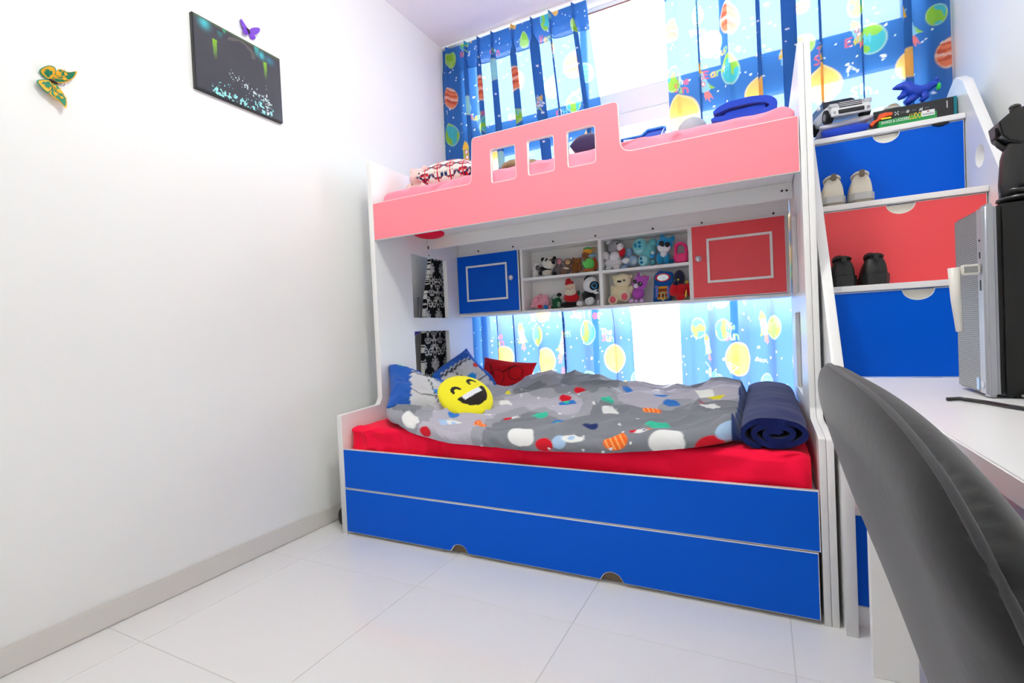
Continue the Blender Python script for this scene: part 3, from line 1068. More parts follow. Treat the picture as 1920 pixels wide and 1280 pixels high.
mot1 = [('earth', 863, 78, 26, 26), ('earth', 1017, 34, 30, 42), ('lime', 847, 109, 14, 30), ('sun', 880, 69, 8, 16), ('sun', 960, 44, 10, 18), ('sun', 1040, 12, 9, 26),
        ('lime', 980, 70, 16, 30), ('lime', 1067, 50, 20, 34), ('rocket', 1040, 97, 26, -.3), ('stripe', 1066, 119, 24, 50), ('stripe', 850, 181, 14, 40), ('stripe', 897, 167, 26, 48),
        ('stripe', 977, 144, 14, 48), ('pale', 928, 131, 26, 42), ('pale', 1029, 161, 24, 42), ('pale', 874, 200, 20, 36), ('sea', 1102, 131, 26, 38), ('earth', 1071, 190, 18, 34),
        ('earth', 852, 251, 26, 42), ('earth', 899, 236, 26, 38), ('lime', 983, 215, 14, 30), ('rocket', 1014, 196, 20, .4), ('rocket', 868, 290, 34, .1, 1), ('sea', 850, 322, 26, 20),
        ('text', 868, 97, 11, 'mars'), ('text', 926, 94, 11, 'Saturn'), ('text', 1022, 68, 12, 'Venus'), ('text', 1050, 208, 10, 'EartH'), ('text', 895, 214, 10, 'Jupiter'), ('text', 958, 215, 10, 'EartH'),
        ('sun', 946, 669, 44, 40), ('sun', 1145, 672, 50, 55), ('sun', 1030, 677, 30, 50), ('earth', 999, 628, 24, 44), ('earth', 1099, 623, 26, 46), ('sea', 1044, 589, 24, 16),
        ('sea', 1099, 711, 30, 32), ('sea', 1002, 711, 20, 30), ('sea', 1190, 713, 14, 32), ('rocket', 1044, 645, 42, -.35), ('rocket', 980, 630, 30, .15), ('rocket', 1168, 728, 26, -.9, 1),
        ('text', 938, 630, 11, 'The', [c_rd, c_wh]), ('text', 940, 642, 12, 'Sun', [c_rd, c_lg]), ('text', 1131, 622, 11, 'The', [c_wh, c_yl]), ('text', 1133, 634, 12, 'Sun', [c_rd, c_yl, c_lg]), ('text', 1057, 626, 11, 'EartH'), ('text', 1067, 699, 12, 'NepTune'),
        ('text', 1097, 589, 14, 'Jupiter'), ('text', 992, 596, 11, 'TEr'), ('sun', 1090, 255, 14, 30), ('pale', 940, 300, 20, 30), ('sun', 925, 300, 14, 40)]
mot2 = [('stripe', 1260, 59, 14, 42), ('sea', 1304, 25, 24, 46), ('stripe', 1372, 31, 44, 62), ('stripe', 1503, 6, 18, 24), ('pale', 1331, 76, 30, 50), ('earth', 1373, 128, 40, 60), ('earth', 1264, 150, 14, 48),
        ('sun', 1284, 212, 26, 78), ('sun', 1414, 172, 42, 58), ('rocket', 1325, 150, 40, .35), ('rocket', 1460, 118, 36, .3), ('lime', 1506, 78, 18, 40), ('sun', 1551, 153, 70, 76), ('rocket', 1597, 64, 36, .3),
        ('earth', 1648, 64, 24, 58), ('sun', 1686, 122, 44, 58), ('rocket', 1729, 40, 44, .35), ('stripe', 1782, 94, 14, 56), ('earth', 1600, 8, 24, 50), ('earth', 1758, 20, 14, 40),
        ('text', 1284, 146, 12, 'The', [c_rd, c_wh]), ('text', 1282, 163, 14, 'Sun', [c_rd, c_lg]), ('text', 1367, 89, 13, 'JupiTe'), ('text', 1343, 130, 13, 'EartH'), ('text', 1611, 70, 14, 'EartH'), ('text', 1536, 90, 12, 'The', [c_rd, c_yl]),
        ('text', 1534, 107, 16, 'Sun', [c_rd, c_yl, c_lg]), ('text', 1626, 164, 16, 'STun', [c_lg, c_wh, c_cy]), ('text', 1310, 53, 12, 'Venus'),
        ('sun', 1378, 673, 46, 64), ('sun', 1492, 677, 42, 60), ('earth', 1310, 615, 20, 40), ('earth', 1356, 618, 22, 42), ('lime', 1460, 613, 26, 46), ('sea', 1350, 717, 24, 32), ('sea', 1436, 717, 24, 34),
        ('rocket', 1430, 612, 36, .2), ('rocket', 1323, 650, 30, .2), ('text', 1366, 612, 11, 'The'), ('text', 1370, 630, 14, 'Sun', [c_rd, c_wh, c_lg]), ('text', 1332, 699, 14, 'Ne', [c_lg, c_cy]), ('sea', 1326, 575, 14, 14),
        ('text', 1395, 222, 11, 'NepTune'), ('stripe', 1600, 225, 30, 30), ('sea', 1660, 210, 30, 30)]
make_curtain('blue space print curtain hanging next to the left wall with a pleated heading', lerp_tab([(.5, -.178), (2.9, -.180)]), lerp_tab([(.3, 1.085), (.95, 1.072), (1.6, 1.0), (2.27, .936), (2.9, .872)]), 8, 3, mot1)
make_curtain('blue space print curtain hanging behind the stairs next to the right wall', lerp_tab([(.3, 1.347), (.93, 1.346), (1.99, 1.334), (2.9, 1.327)]), lerp_tab([(.3, 2.575), (2.9, 2.565)]), 8, 8, mot2)
tag(B().box(WX + .01, RX - .01, YC0 + .004, YC0 + .016, 2.912, ZC - .001).build('curtain_track', M_white, bevel=.002, seg=1), 'long white curtain track fixed to the ceiling in front of the window', 'curtain track')

# ------------------------------------------------------------------ mattresses


def soft_box(name, x0, x1, y0, y1, z0, z1, m, r=.035, amp=.004, sag=0.0, parent=None, label=None, cat=None):
    """mattress: closed cross-section swept along x with ripples"""
    nx = 150
    prof = fillet([(y0, z0), (y0, z1), (y1, z1), (y1, z0)], [.02, r, r, .02], 8)
    # resample
    pr = []
    n = len(prof)
    for i in range(n):
        a = Vector(prof[i]); b = Vector(prof[(i + 1) % n])
        k = max(1, int((b - a).length / .025))
        for q in range(k): pr.append(tuple(a.lerp(b, q / k)))
    pr = np.array(pr)
    xs_ = np.linspace(x0, x1, nx)
    P = np.zeros((len(pr), nx, 3))
    cy, cz = (y0 + y1) / 2, (z0 + z1) / 2
    for j, x in enumerate(xs_):
        e = min(x - x0, x1 - x) / .04
        k = 1 if e >= 1 else (1 - .12 * (1 - max(0, e)) ** 2)
        yy = cy + (pr[:, 0] - cy) * (1 - (1 - k) * .25)
        zz = z0 + (pr[:, 1] - z0) * k
        arc = np.arange(len(pr)) * .07
        rip = amp * fbm(x * 7 + arc * 0, arc * 2 + x * 2.5, 3)
        front = (pr[:, 0] < y0 + .03)
        q_ = fbm(x * 5 + zz * 9, zz * 16 - x * 4.5, 2)
        rip = rip + front * (amp * 1.6 * fbm(x * 9 + zz * 12, zz * 14 - x * 5, 2) - amp * 1.3 * np.clip(1 - np.abs(q_) * 6, 0, 1))
        yy = yy + np.where(front, rip, 0)
        zz = zz + np.where(~front, rip, 0) - sag * np.sin(np.pi * (x - x0) / (x1 - x0)) * (pr[:, 1] > cz)
        P[:, j] = np.stack([np.full(len(pr), x), yy, zz], -1)
    P[..., 1] = np.maximum(P[..., 1], y0 - .0065 if z0 > 1 else .0195)   # stays behind its front board
    P[..., 2] = np.maximum(P[..., 2], z0 - .0015)
    cap0 = P[:, :1].copy(); cap1 = P[:, -1:].copy()
    m0 = cap0.mean(0, keepdims=True).repeat(len(pr), 0); m1 = cap1.mean(0, keepdims=True).repeat(len(pr), 0)
    P = np.concatenate([m0, P, m1], 1)
    o = grid_mesh(name, P, m, parent, closed_u=True)
    if label: tag(o, label, cat)
    return o


soft_box('mattress', .010, L - .014, .038, 1.185, .374, .500, M_sheet, .03, .012, .004, label='lower bunk mattress in a bright red fitted sheet', cat='mattress')
soft_box('mattress', .035, L - .01, YP + .026, 1.17, 1.502, 1.650, M_psheet, .03, .012, 0, label='upper bunk mattress in a pink fitted sheet', cat='mattress')
# ------------------------------------------------------------------ duvet
nx, nb = 420, 330
xa, xb = .055, 1.69
xs_ = np.linspace(xa, xb, nx)
yf_tab = lerp_tab([(.05, .33), (.10, .20), (.17, .115), (.25, .06), (.38, .005), (.55, -.022), (1.4, -.018), (1.56, .0), (1.64, .04), (1.69, .09)])
zl_tab = lerp_tab([(.05, .515), (.2, .503), (.30, .498), (.42, .468), (.6, .446), (.95, .438), (1.25, .448), (1.45, .470), (1.6, .490), (1.69, .502)])
P = np.zeros((nx, nb, 3))
bb = np.linspace(0, 1, nb)
RA = .042
for i, x in enumerate(xs_):
    yf, zl = yf_tab(x), zl_tab(x)
    na = 70
    th = np.linspace(math.radians(-150), math.radians(-270), na)   # from under, round the front, up to the top
    ya = yf + RA + RA * np.cos(th) * 1.0
    za = zl + RA + RA * np.sin(th)
    yb_ = np.linspace(yf + RA, 1.06, nb - na + 1)[1:]
    d = yb_ - (yf + RA)
    plate_z = .562 + .012 * np.sin(x * 6 + yb_ * 3)
    zt = (zl + 2 * RA) + (plate_z - (zl + 2 * RA)) * sstep(0, .30, d)
    zt = zt + .028 * sstep(.25, .75, yb_) * (x > -1)
    yy = np.concatenate([ya, yb_]); zz = np.concatenate([za, zt])
    P[i] = np.stack([np.full(nb, x), yy, zz], -1)
X, Y, Z = P[..., 0], P[..., 1], P[..., 2]
on = np.concatenate([np.linspace(0, 1, 70) ** 2, np.ones(nb - 70)])[None]
wr = .030 * fbm(X * 5.0 + 2.0 * fbm(X * 2, Y * 2), Y * 7, 2) + .026 * (.5 - np.abs(fbm(X * 3.5 + Y * 2.5, Y * 7 - X * 4.5, 2)) * 2) * .6
rdg = lambda q: np.clip(1 - np.abs(q) * 5.0, 0, 1) ** 1.5
wr = wr + .026 * rdg(fbm(X * 3.2 + 40, Y * 9 - X * 3.5, 1)) + .018 * rdg(fbm(X * 5 + 11, Y * 14 - X * 8, 1)) - .018
Z2_ = Z + wr * on * (1 - .5 * sstep(1.6, 1.69, X))
rip = .010 * fbm(X * 24 + Z * 20, Z * 14, 2) * (1 - on)
Y2_ = Y - rip
# left end rolls down on to the sheet, right end drops at the hem
le = sstep(.055, .16, X); re_ = 1 - sstep(1.66, 1.69, X)
Z2_ = .512 + (Z2_ - .512) * np.where(Z2_ > .512, (.25 + .75 * le ** .6) * (.25 + .75 * re_), 1)
# raised folds near the back, as in the pile by the red pillow
for cx, cy, rx_, ry_, h in ((.60, .95, .13, .09, .075), (.86, .98, .16, .08, .06), (1.60, .80, .10, .30, .050), (.72, .60, .20, .10, .02), (1.20, .70, .18, .12, .02), (.14, .32, .12, .12, .02)):
    Z2_ = Z2_ + h * np.exp(-((X - cx) / rx_) ** 2 - ((Y - cy) / ry_) ** 2) * on
Z2_ = np.where(on > .99, np.maximum(Z2_, .511), Z2_)
P[..., 1], P[..., 2] = Y2_, Z2_
U = X
V_ = np.concatenate([np.zeros((nx, 1)), np.cumsum(np.hypot(np.diff(Y, axis=1), np.diff(Z, axis=1)), 1)], 1)
g1, g2, g3 = rgb3(130, 133, 141), rgb3(184, 181, 193), rgb3(160, 161, 170)
p = Paint(U, V_, g3)
wv = fbm(U * 3.2 + 5, V_ * 3.2 + U * 1.5, 1) + .12 * np.sin(U * 9 + V_ * 5)
p.c[wv > .08] = g1
p.c[wv < -.10] = g2
rng = np.random.default_rng(21)
cols = {'w': rgb3(236, 237, 235), 'r': rgb3(210, 25, 45), 'o': rgb3(245, 110, 40), 't': rgb3(60, 195, 160), 'b': rgb3(50, 120, 200), 'y': rgb3(235, 225, 60), 'n': rgb3(30, 45, 100), 'lb': rgb3(170, 200, 230)}


def dpx(px, py):
    """nearest duvet grid point to a photo pixel"""
    d = P - np.array(CAMP)
    dep = d @ np.array(CF)
    qx = 960 + FPX * (d @ np.array(CR)) / dep; qy = 640 - FPX * (d @ np.array(CU)) / dep
    k = np.argmin((qx - px) ** 2 + (qy - py) ** 2 + np.where(dep > 0, 0, 1e9))
    i, j = np.unravel_index(k, qx.shape)
    return U[i, j], V_[i, j]


for px, py, kd, r in ((768, 786, 'w', .062), (975, 815, 'w', .068), (1248, 827, 'w', .072), (1065, 825, 'a', .055), (845, 795, 'a', .055), (900, 799, 'o', .036), (1153, 826, 'o', .042), (797, 809, 'r', .03), (1020, 834, 'r', .035), (1330, 835, 'r', .045),
                     (965, 787, 'k', .04), (1010, 780, 't', .04), (1050, 797, 'g', .04), (1085, 787, 'r', .022), (1105, 795, 'n', .035), (1200, 806, 'k', .035), (1222, 768, 'o', .035), (1245, 782, 'a', .03), (1235, 797, 't', .05), (1298, 786, 'b', .03),
                     (1330, 766, 'w', .05), (1320, 738, 'w', .05), (1340, 745, 'y', .04), (1130, 748, 't', .055), (1090, 735, 'r', .035), (1115, 760, 'y', .03), (1065, 757, 'g', .045), (973, 733, 't', .03), (955, 742, 'y', .03), (950, 758, 'w', .05), (1240, 742, 'b', .04),
                     (1260, 757, 'b', .035), (1325, 757, 'r', .03), (1145, 775, 'w', .045), (850, 778, 'b', .03), (915, 776, 'w', .025), (1370, 805, 'lb', .045), (1180, 735, 'b', .04), (1060, 745, 'r', .03)):
    u, v = dpx(px, py)
    if kd == 'a':   # little astronaut / space craft in white and pale blue
        p.disc(u - r * .6, v - r * .1, r * .5, r * .5, cols['lb']); p.disc(u + r * .3, v + r * .2, r * .8, r * .35, cols['w']); p.disc(u + r * .2, v + r * .2, r * .25, r * .18, cols['lb'])
    elif kd == 'k':  # small rocket
        p.disc(u, v, r, r * .55, cols['w']); p.disc(u - r * .7, v, r * .4, r * .5, cols['r']); p.disc(u + r * .5, v, r * .25, r * .3, cols['n']); p.disc(u + .9 * r, v, r * .3, r * .25, cols['o'])
    elif kd == 'g':  # globe
        p.disc(u, v, r, r * .8, cols['b']); p.disc(u - r * .3, v + r * .2, r * .35, r * .3, cols['t']); p.disc(u + r * .4, v - r * .2, r * .3, r * .3, cols['t'])
    elif kd == 'o':
        p.disc(u, v, r, r * .8, cols['o'])
        w = p.win(u, v, r)
        m = (np.sin((p.u - u + (p.v - v) * .5) * 330) > .6) & w & (np.hypot((p.u - u) / r, (p.v - v) / r / .8) < .92)
        p.c[m] = rgb3(250, 180, 110)
    elif kd == 'w':
        r *= .78; p.disc(u, v, r, r * .85, cols['w']); p.disc(u + r * .55, v - r * .3, r * .55, r * .5, cols['w'])
    else:
        p.disc(u, v, r, r * .75, cols[kd])
for _ in range(70):
    u, v = rng.uniform(.1, 1.6), rng.uniform(0, 1.1)
    w = p.win(u, v, .006)
    p.c[w & (np.hypot(p.u - u, p.v - v) < .0055)] = cols['w']
hem = X > 1.664 + .012 * fbm(Y * 9, Y * 3, 1)
p.c[hem] = rgb3(38, 62, 120)
DUV = P.copy()
dv = grid_mesh('duvet', P, M_duvet, None, p.c)
tag(dv, 'crumpled grey duvet printed with planets and rockets on the lower bunk', 'duvet')


# ------------------------------------------------------------------ pillows
def pillow(name, c, size, rot, m, paint=None, label=None, cat='pillow', n=46, px_=.55, wob=.0, round_=False, spin=0.0, arc=False, zmin=None):
    a, b, h = size[0] / 2, size[1] / 2, size[2] / 2
    u = np.linspace(-1, 1, n)
    uu, vv = np.meshgrid(u, u, indexing='ij')
    if round_:
        r = np.maximum(np.abs(uu), np.abs(vv)); d = np.hypot(uu, vv) + 1e-9
        su, sv = uu / d * r, vv / d * r
        t = np.sqrt(np.clip(1 - r ** 2.4, 0, 1))
    else:
        su = uu * (1 - .10 * (1 - vv ** 2) * np.abs(uu) ** 3); sv = vv * (1 - .10 * (1 - uu ** 2) * np.abs(vv) ** 3)
        t = (np.clip(1 - np.abs(uu) ** 2.6, 0, 1) * np.clip(1 - np.abs(vv) ** 2.6, 0, 1)) ** px_
    zt = h * t + wob * fbm(uu * 3 + c[0] * 9, vv * 3 + c[1] * 7, 3) * np.clip(t * 3, 0, 1)
    zb = -h * t
    R = np.array(Euler(rot, 'XYZ').to_matrix() @ Matrix.Rotation(spin, 3, 'Z'))
    T = np.stack([su * a, sv * b, zt], -1) @ R.T + np.array(c)
    Bt = np.stack([su * a, sv * b, zb], -1) @ R.T + np.array(c)
    P = np.concatenate([T, Bt[::-1]], 0)
    if c[2] < 1:   # squashed against the end panel and the mattress
        P[..., 0] = np.maximum(P[..., 0], .004 + .0008 * P[..., 2]); P[..., 2] = np.maximum(P[..., 2], .506 + .0005 * P[..., 0])
        # lies on the duvet where the duvet reaches under it
        ix_ = np.clip(np.searchsorted(xs_, P[..., 0]), 0, nx - 1)
        for i0 in np.ndindex(P.shape[:2]):
            row = DUV[ix_[i0], 70:]
            if DUV[0, 0, 0] < P[i0][0] and row[0, 1] < P[i0][1] < row[-1, 1]:
                P[i0][2] = max(P[i0][2], float(np.interp(P[i0][1], row[:, 1], row[:, 2])) + .0005 + .0004 * (i0[0] < n))
    if zmin is not None:
        P[..., 2] = np.maximum(P[..., 2], zmin + .0004 * P[..., 0])
    colr = None
    if paint is not None:
        ct = paint(su * a, sv * b + (zt * 1.1 if arc else 0))
        cb_ = paint(su * a, sv * b - h * t * 1.1) if arc else ct
        colr = np.concatenate([ct, cb_[::-1]], 0)
    o = grid_mesh(name, P, m, None, colr, closed_u=False)
    bm = bmesh.new(); bm.from_mesh(o.data)
    bmesh.ops.remove_doubles(bm, verts=bm.verts, dist=1e-5)
    fix_normals(bm)
    bm.to_mesh(o.data); bm.free()
    if label: tag(o, label, cat)
    return o


def paint_astro(seed):
    def f(u, v):
        nu_, nv_ = u.shape
        c = np.empty(u.shape + (3,)); c[:] = rgb3(42, 92, 178)
        zig = .012 * np.abs(((u * 26) % 1) * 2 - 1)
        m = (v < .10 + zig) & (np.abs(u - .03) < .115 + .012 * np.abs(((v * 26) % 1) * 2 - 1))
        c[m] = rgb3(205, 205, 208)
        ln = m & ((np.abs(v - .085 - zig) < .006) | (np.abs(u - .02 + v * .3) < .004) | (np.abs(v + .06) < .004))
        c[ln] = rgb3(70, 72, 80)
        k = (np.hypot(u - .06, (v + .02) * 2) < .04); c[k] = rgb3(40, 140, 215)
        k = (np.hypot(u + .13, v - .16) < .03); c[k] = rgb3(50, 180, 130)
        k = (np.hypot(u - .14, v - .03) < .018); c[k] = rgb3(215, 60, 60)
        c[(np.abs(u) > .235)] = rgb3(120, 122, 128)
        return c
    return f


pc_ = at(782, 742, 'y', .36)
pillow('pillow', (.195, .37, .600), (.39, .36, .13), (math.radians(34), math.radians(22), math.radians(52)), M_print, paint_astro(1), 'blue and grey printed pillow leaning on the white end panel', wob=.03)
pillow('pillow', (.115, .85, .605), (.42, .36, .12), (math.radians(54), math.radians(10), math.radians(40)), M_print, paint_astro(2), 'navy and grey printed pillow standing between the blue pillow and red pillow', wob=.03, spin=.75)


def paint_red(u, v):
    c = np.empty(u.shape + (3,)); c[:] = rgb3(196, 12, 26)
    d = rgb3(110, 8, 16)
    for cx, cy, r in ((-.05, -.02, .055), (.07, .03, .045)):
        q = np.hypot(u - cx, v - cy); c[(q > r - .003) & (q < r + .003)] = d
    for cx, cy, aa, l in ((.02, .05, .7, .05), (-.09, .03, -1.0, .045), (.1, -.04, .3, .05)):
        t = (u - cx) * math.cos(aa) + (v - cy) * math.sin(aa); q = -(u - cx) * math.sin(aa) + (v - cy) * math.cos(aa)
        c[(np.abs(t) < l) & (np.abs(q) < .006)] = d
    return c


pillow('pillow', (.315, 1.065, .620), (.36, .25, .09), (math.radians(64), math.radians(7), math.radians(6)), M_print, paint_red, 'small red pillow propped against the curtain on the lower bunk', wob=.008)


def paint_smile(u, v):
    ca, sa = math.cos(1.35), math.sin(1.35)
    u, v = u * ca + v * sa, -u * sa + v * ca
    c = np.empty(u.shape + (3,)); c[:] = rgb3(250, 238, 50)
    dk_ = rgb3(45, 40, 36)
    # upturned eyes
    for cx in (-.045, .060):
        q = np.hypot((u - cx) / .026, (v - .028) / .030)
        c[(q < 1) & (v > .020) & ~((np.hypot((u - cx) / .016, (v - .014) / .024)) < 1)] = dk_
    mo_ = (np.hypot((u - .008) / .085, (v + .010) / .085) < 1) & (v < -.012)
    c[mo_] = dk_
    c[mo_ & (v > -.038) & (np.abs(u - .008) < .058)] = rgb3(240, 240, 245)
    return c


sp_ = at(873, 743, 'y', .31)
pillow('smiley_cushion', tuple(sp_), (.272, .262, .085), (math.radians(28), math.radians(30), math.radians(10)), M_print, paint_smile, 'round yellow laughing face cushion on the grey duvet', 'cushion', round_=True, n=64)

# ------------------------------------------------------------------ rolled navy blanket
rb = thing('rolled_blanket', (1.79, .6, .5), 'thick navy fleece blanket rolled up on the red sheet beside the duvet', 'blanket')
RCX, RCZ = 1.789, .551
ring = []
turns = 2.6
pts = []
for k in range(120):
    t = k / 119
    a = 2 * math.pi * turns * t + .5
    r = .012 + .068 * t
    pts.append((RCX + r * 1.36 * math.cos(a), RCZ + r * .62 * math.sin(a)))
# spiral strip with thickness
ys_ = np.linspace(.055, 1.10, 44)
outer, inner = [], []
for k, (x, z) in enumerate(pts):
    q = pts[min(k + 1, 119)]; r_ = pts[max(k - 1, 0)]
    t = Vector((q[0] - r_[0], q[1] - r_[1])).normalized()
    nrm = Vector((t.y, -t.x))
    outer.append((x + nrm.x * .0085, z + nrm.y * .0085)); inner.append((x - nrm.x * .0085, z - nrm.y * .0085))
prof = np.array(outer + inner[::-1])
nP = len(prof)
P = np.zeros((nP, len(ys_), 3))
for j, y in enumerate(ys_):
    w = 1 + .03 * math.sin(y * 17) + .03 * math.sin(y * 31 + 1)
    xx = RCX + (prof[:, 0] - RCX) * (1 + .10 * fbm(np.full(nP, y * 3), np.full(nP, 3.), 2))
    zz = .503 + (prof[:, 1] - .503) * (1 + .02 * math.sin(y * 9))
    rr = .010 * fbm(prof[:, 0] * 8 + y * 3, prof[:, 1] * 8 + y * 14, 3)
    P[:, j] = np.stack([np.clip(xx, 1.6885, 1.884), np.full(nP, y) + .012 * fbm(prof[:, 0] * 30, prof[:, 1] * 30, 1) * (j == 0), np.maximum(zz + rr, .503)], -1)
first = P[:, :1].copy()
grid_mesh('blanket_roll', P, M_navy, rb, closed_u=True)
b = B()
for k in range(len(pts) - 1):
    b.add([tuple(P[k, 0]), tuple(P[k + 1, 0]), tuple(P[nP - 2 - k, 0]), tuple(P[nP - 1 - k, 0])], [(0, 1, 2, 3)])
o = b.build('rolled_end', M_navy, rb, smooth=True)
# ------------------------------------------------------------------ plush toys on the cabinet shelves
PL = {}


def plush(r, g, b):
    k = 'plush_%d_%d_%d' % (r, g, b)
    return mat(k, (r, g, b), .95, sheen=.45, spec=.1, bump=.35, bscale=420)


def gloss(r, g, b):
    return mat('toy_plastic_%d_%d_%d' % (r, g, b), (r, g, b), .25)


C6 = (850, 400, 5.486)
C7 = (1110, 400, 4.8)
WHT, BLK, GRY, CRM = (232, 230, 226), (30, 29, 32), (150, 148, 150), (232, 220, 180)
FLOOR_Z = {'ul': 1.2335, 'll': 1.0355, 'ur': 1.2335, 'lr': 1.0355}


def toy(name, label, frame, cell, parts, y=1.125, group='plush toys in the white cabinet'):
    """parts: (part name, colour, cx, cy, w, h, [dy towards the viewer], [tilt deg], [ry factor]) in crop pixels"""
    ox, oy, sc = frame
    fz = FLOOR_Z[cell]
    cs = [at(ox + p[2] / sc, oy + p[3] / sc, 'y', y) for p in parts]
    base = Vector((sum(c.x for c in cs) / len(cs), y, fz))
    t = thing(name, base, label, 'toy', group)
    # settle the lowest point on the shelf
    low = 9
    items = []
    for p in parts:
        nm, col, cx, cy, w, h = p[:6]
        dy = p[6] if len(p) > 6 else 0
        tilt = p[7] if len(p) > 7 else 0
        fy = p[8] if len(p) > 8 else .8
        yy = y - dy
        c = at(ox + cx / sc, oy + cy / sc, 'y', yy)
        k = ppm(c)
        rx, rz = w / sc / 2 / k, h / sc / 2 / k
        ry = min(rx, rz) * fy
        low = min(low, c.z - rz)
        items.append((nm, col, c, (rx, ry, rz), tilt))
    dzz = fz - low
    for nm, col, c, r, tilt in items:
        small = r[0] < .012
        b = B().ell((c.x, c.y, c.z + dzz), r, rot=(0, math.radians(-tilt), 0), nu=10 if small else 16, nv=7 if small else 11)
        m = gloss(*col) if nm in ('eye', 'pupil', 'nose', 'iris') else plush(*col)
        b.build(nm, m, t, smooth=True)
    return t


toy('plush_dog', 'white plush dog with a dark grey ear beside the small panda', C6, 'ul', [('head', WHT, 852, 540, 95, 95), ('ear', (110, 106, 104), 868, 545, 50, 60, .022, 25), ('body', WHT, 852, 600, 80, 90), ('paw', WHT, 838, 632, 50, 30, .02), ('nose', BLK, 825, 520, 12, 10, .03), ('tail', WHT, 890, 620, 40, 40)], y=1.125)
toy('plush_panda', 'small black and white panda plush sitting in the upper shelf', C6, 'ul', [('body', (225, 218, 200), 965, 610, 115, 95, .0), ('chest', BLK, 950, 575, 140, 62, .008), ('head', (235, 230, 215), 985, 520, 152, 132, .005), ('ear', BLK, 922, 483, 44, 50, .0, 20), ('ear', BLK, 1040, 468, 42, 44), ('eye_patch', BLK, 957, 500, 40, 72, .028, -20, .5), ('eye_patch', BLK, 1026, 498, 42, 66, .028, 20, .5), ('nose', BLK, 992, 484, 20, 13, .036), ('eye', (200, 200, 200), 962, 492, 8, 8, .036), ('eye', (200, 200, 200), 1020, 490, 8, 8, .036), ('leg', BLK, 1038, 622, 50, 48, .012), ('leg', BLK, 900, 620, 50, 50, .008)], y=1.115)
toy('plush_mouse', 'grey plush mouse with a round pink ear behind the small panda', C6, 'ul', [('body', (135, 125, 125), 1080, 575, 105, 120), ('head', (140, 132, 132), 1075, 530, 90, 80), ('ear', (140, 130, 130), 1085, 486, 76, 72, 0, 0, .4), ('inner_ear', (238, 160, 175), 1086, 486, 58, 56, .014, 0, .35), ('foot', (140, 130, 130), 1075, 615, 60, 40, .02), ('nose', BLK, 1045, 530, 10, 10, .03)], y=1.15)
toy('plush_monkey', 'brown plush monkey with a tan face in the upper shelf', C6, 'ul', [('body', (120, 96, 84), 1160, 575, 110, 110), ('head', (125, 92, 70), 1180, 500, 92, 78), ('face', (214, 176, 130), 1176, 497, 56, 52, .025, 0, .5), ('ear', (125, 92, 70), 1138, 500, 28, 30), ('ear', (125, 92, 70), 1222, 500, 28, 30), ('scarf', (226, 214, 200), 1160, 562, 66, 22, .03, -12), ('foot', (125, 92, 70), 1130, 612, 50, 36, .02), ('eye', BLK, 1165, 490, 8, 8, .037), ('eye', BLK, 1188, 488, 8, 8, .037)], y=1.115)
toy('plush_bear', 'caramel brown plush bear slumped beside the doll in the green hat', C6, 'ul', [('body', (150, 92, 48), 1262, 555, 112, 120), ('head', (156, 98, 52), 1270, 500, 100, 86), ('ear', (150, 92, 48), 1235, 468, 34, 34), ('ear', (150, 92, 48), 1305, 468, 34, 34), ('foot', (150, 92, 48), 1240, 605, 60, 40, .02), ('arm', (156, 98, 52), 1305, 560, 40, 80, .01)], y=1.14)
toy('rag_doll', 'rag doll with orange hair, green hat and lime green shirt', C6, 'ul', [('legs', (170, 100, 50), 1390, 590, 130, 44, .015), ('body', (110, 215, 100), 1400, 525, 112, 128), ('head', (150, 92, 58), 1362, 440, 88, 90), ('hair', (240, 165, 60), 1378, 398, 112, 66), ('hat', (70, 165, 85), 1378, 372, 92, 42), ('collar', (160, 185, 210), 1412, 440, 60, 26, .02), ('eye', BLK, 1352, 445, 8, 10, .034), ('eye', BLK, 1385, 440, 8, 10, .034), ('arm', (110, 215, 100), 1350, 530, 34, 80, .015, 20)], y=1.115)
toy('rag_doll', 'rag doll with a tan face and orange overalls leaning on the cabinet divider', C6, 'ul', [('body', (235, 105, 45), 1450, 525, 66, 140), ('head', (218, 186, 140), 1440, 384, 68, 60), ('hair', (180, 130, 70), 1440, 364, 70, 30), ('scarf', (150, 190, 215), 1440, 430, 80, 40, .01), ('leg', (150, 92, 58), 1450, 590, 56, 44, .012), ('eye', BLK, 1430, 384, 7, 8, .028), ('eye', BLK, 1450, 383, 7, 8, .028)], y=1.15)
# lower left
toy('plush_pig', 'pink plush pig with red and blue patches in the lower shelf', C6, 'll', [('body', (240, 165, 180), 900, 900, 205, 150), ('snout', (235, 150, 170), 850, 880, 60, 50, .045, 0, .6), ('ear', (170, 120, 100), 890, 830, 56, 18, .01, 15), ('ear', (240, 165, 180), 955, 838, 40, 26, .01, -20), ('patch', (205, 30, 45), 888, 948, 54, 38, .055, 10, .4), ('patch', (40, 120, 190), 950, 953, 54, 46, .05, -10, .4), ('foot', (240, 165, 180), 808, 945, 34, 34, .01), ('foot', (240, 165, 180), 990, 955, 34, 34, .01), ('eye', BLK, 870, 855, 9, 9, .058), ('eye', BLK, 905, 855, 9, 9, .058)], y=1.125)
toy('plush_crocodile', 'dark green plush crocodile with a grey striped snout between the pig and bearded doll', C6, 'll', [('body', (28, 92, 62), 1062, 905, 112, 130), ('head', (32, 100, 66), 1050, 862, 96, 70, .008), ('snout', (160, 165, 160), 1036, 846, 60, 44, .025, 25), ('hat', (28, 28, 30), 1088, 825, 56, 42), ('belly', (120, 150, 125), 1085, 925, 40, 60, .03), ('eye', (235, 235, 235), 1070, 850, 14, 14, .036), ('foot', (28, 92, 62), 1030, 955, 50, 34, .02)], y=1.13)
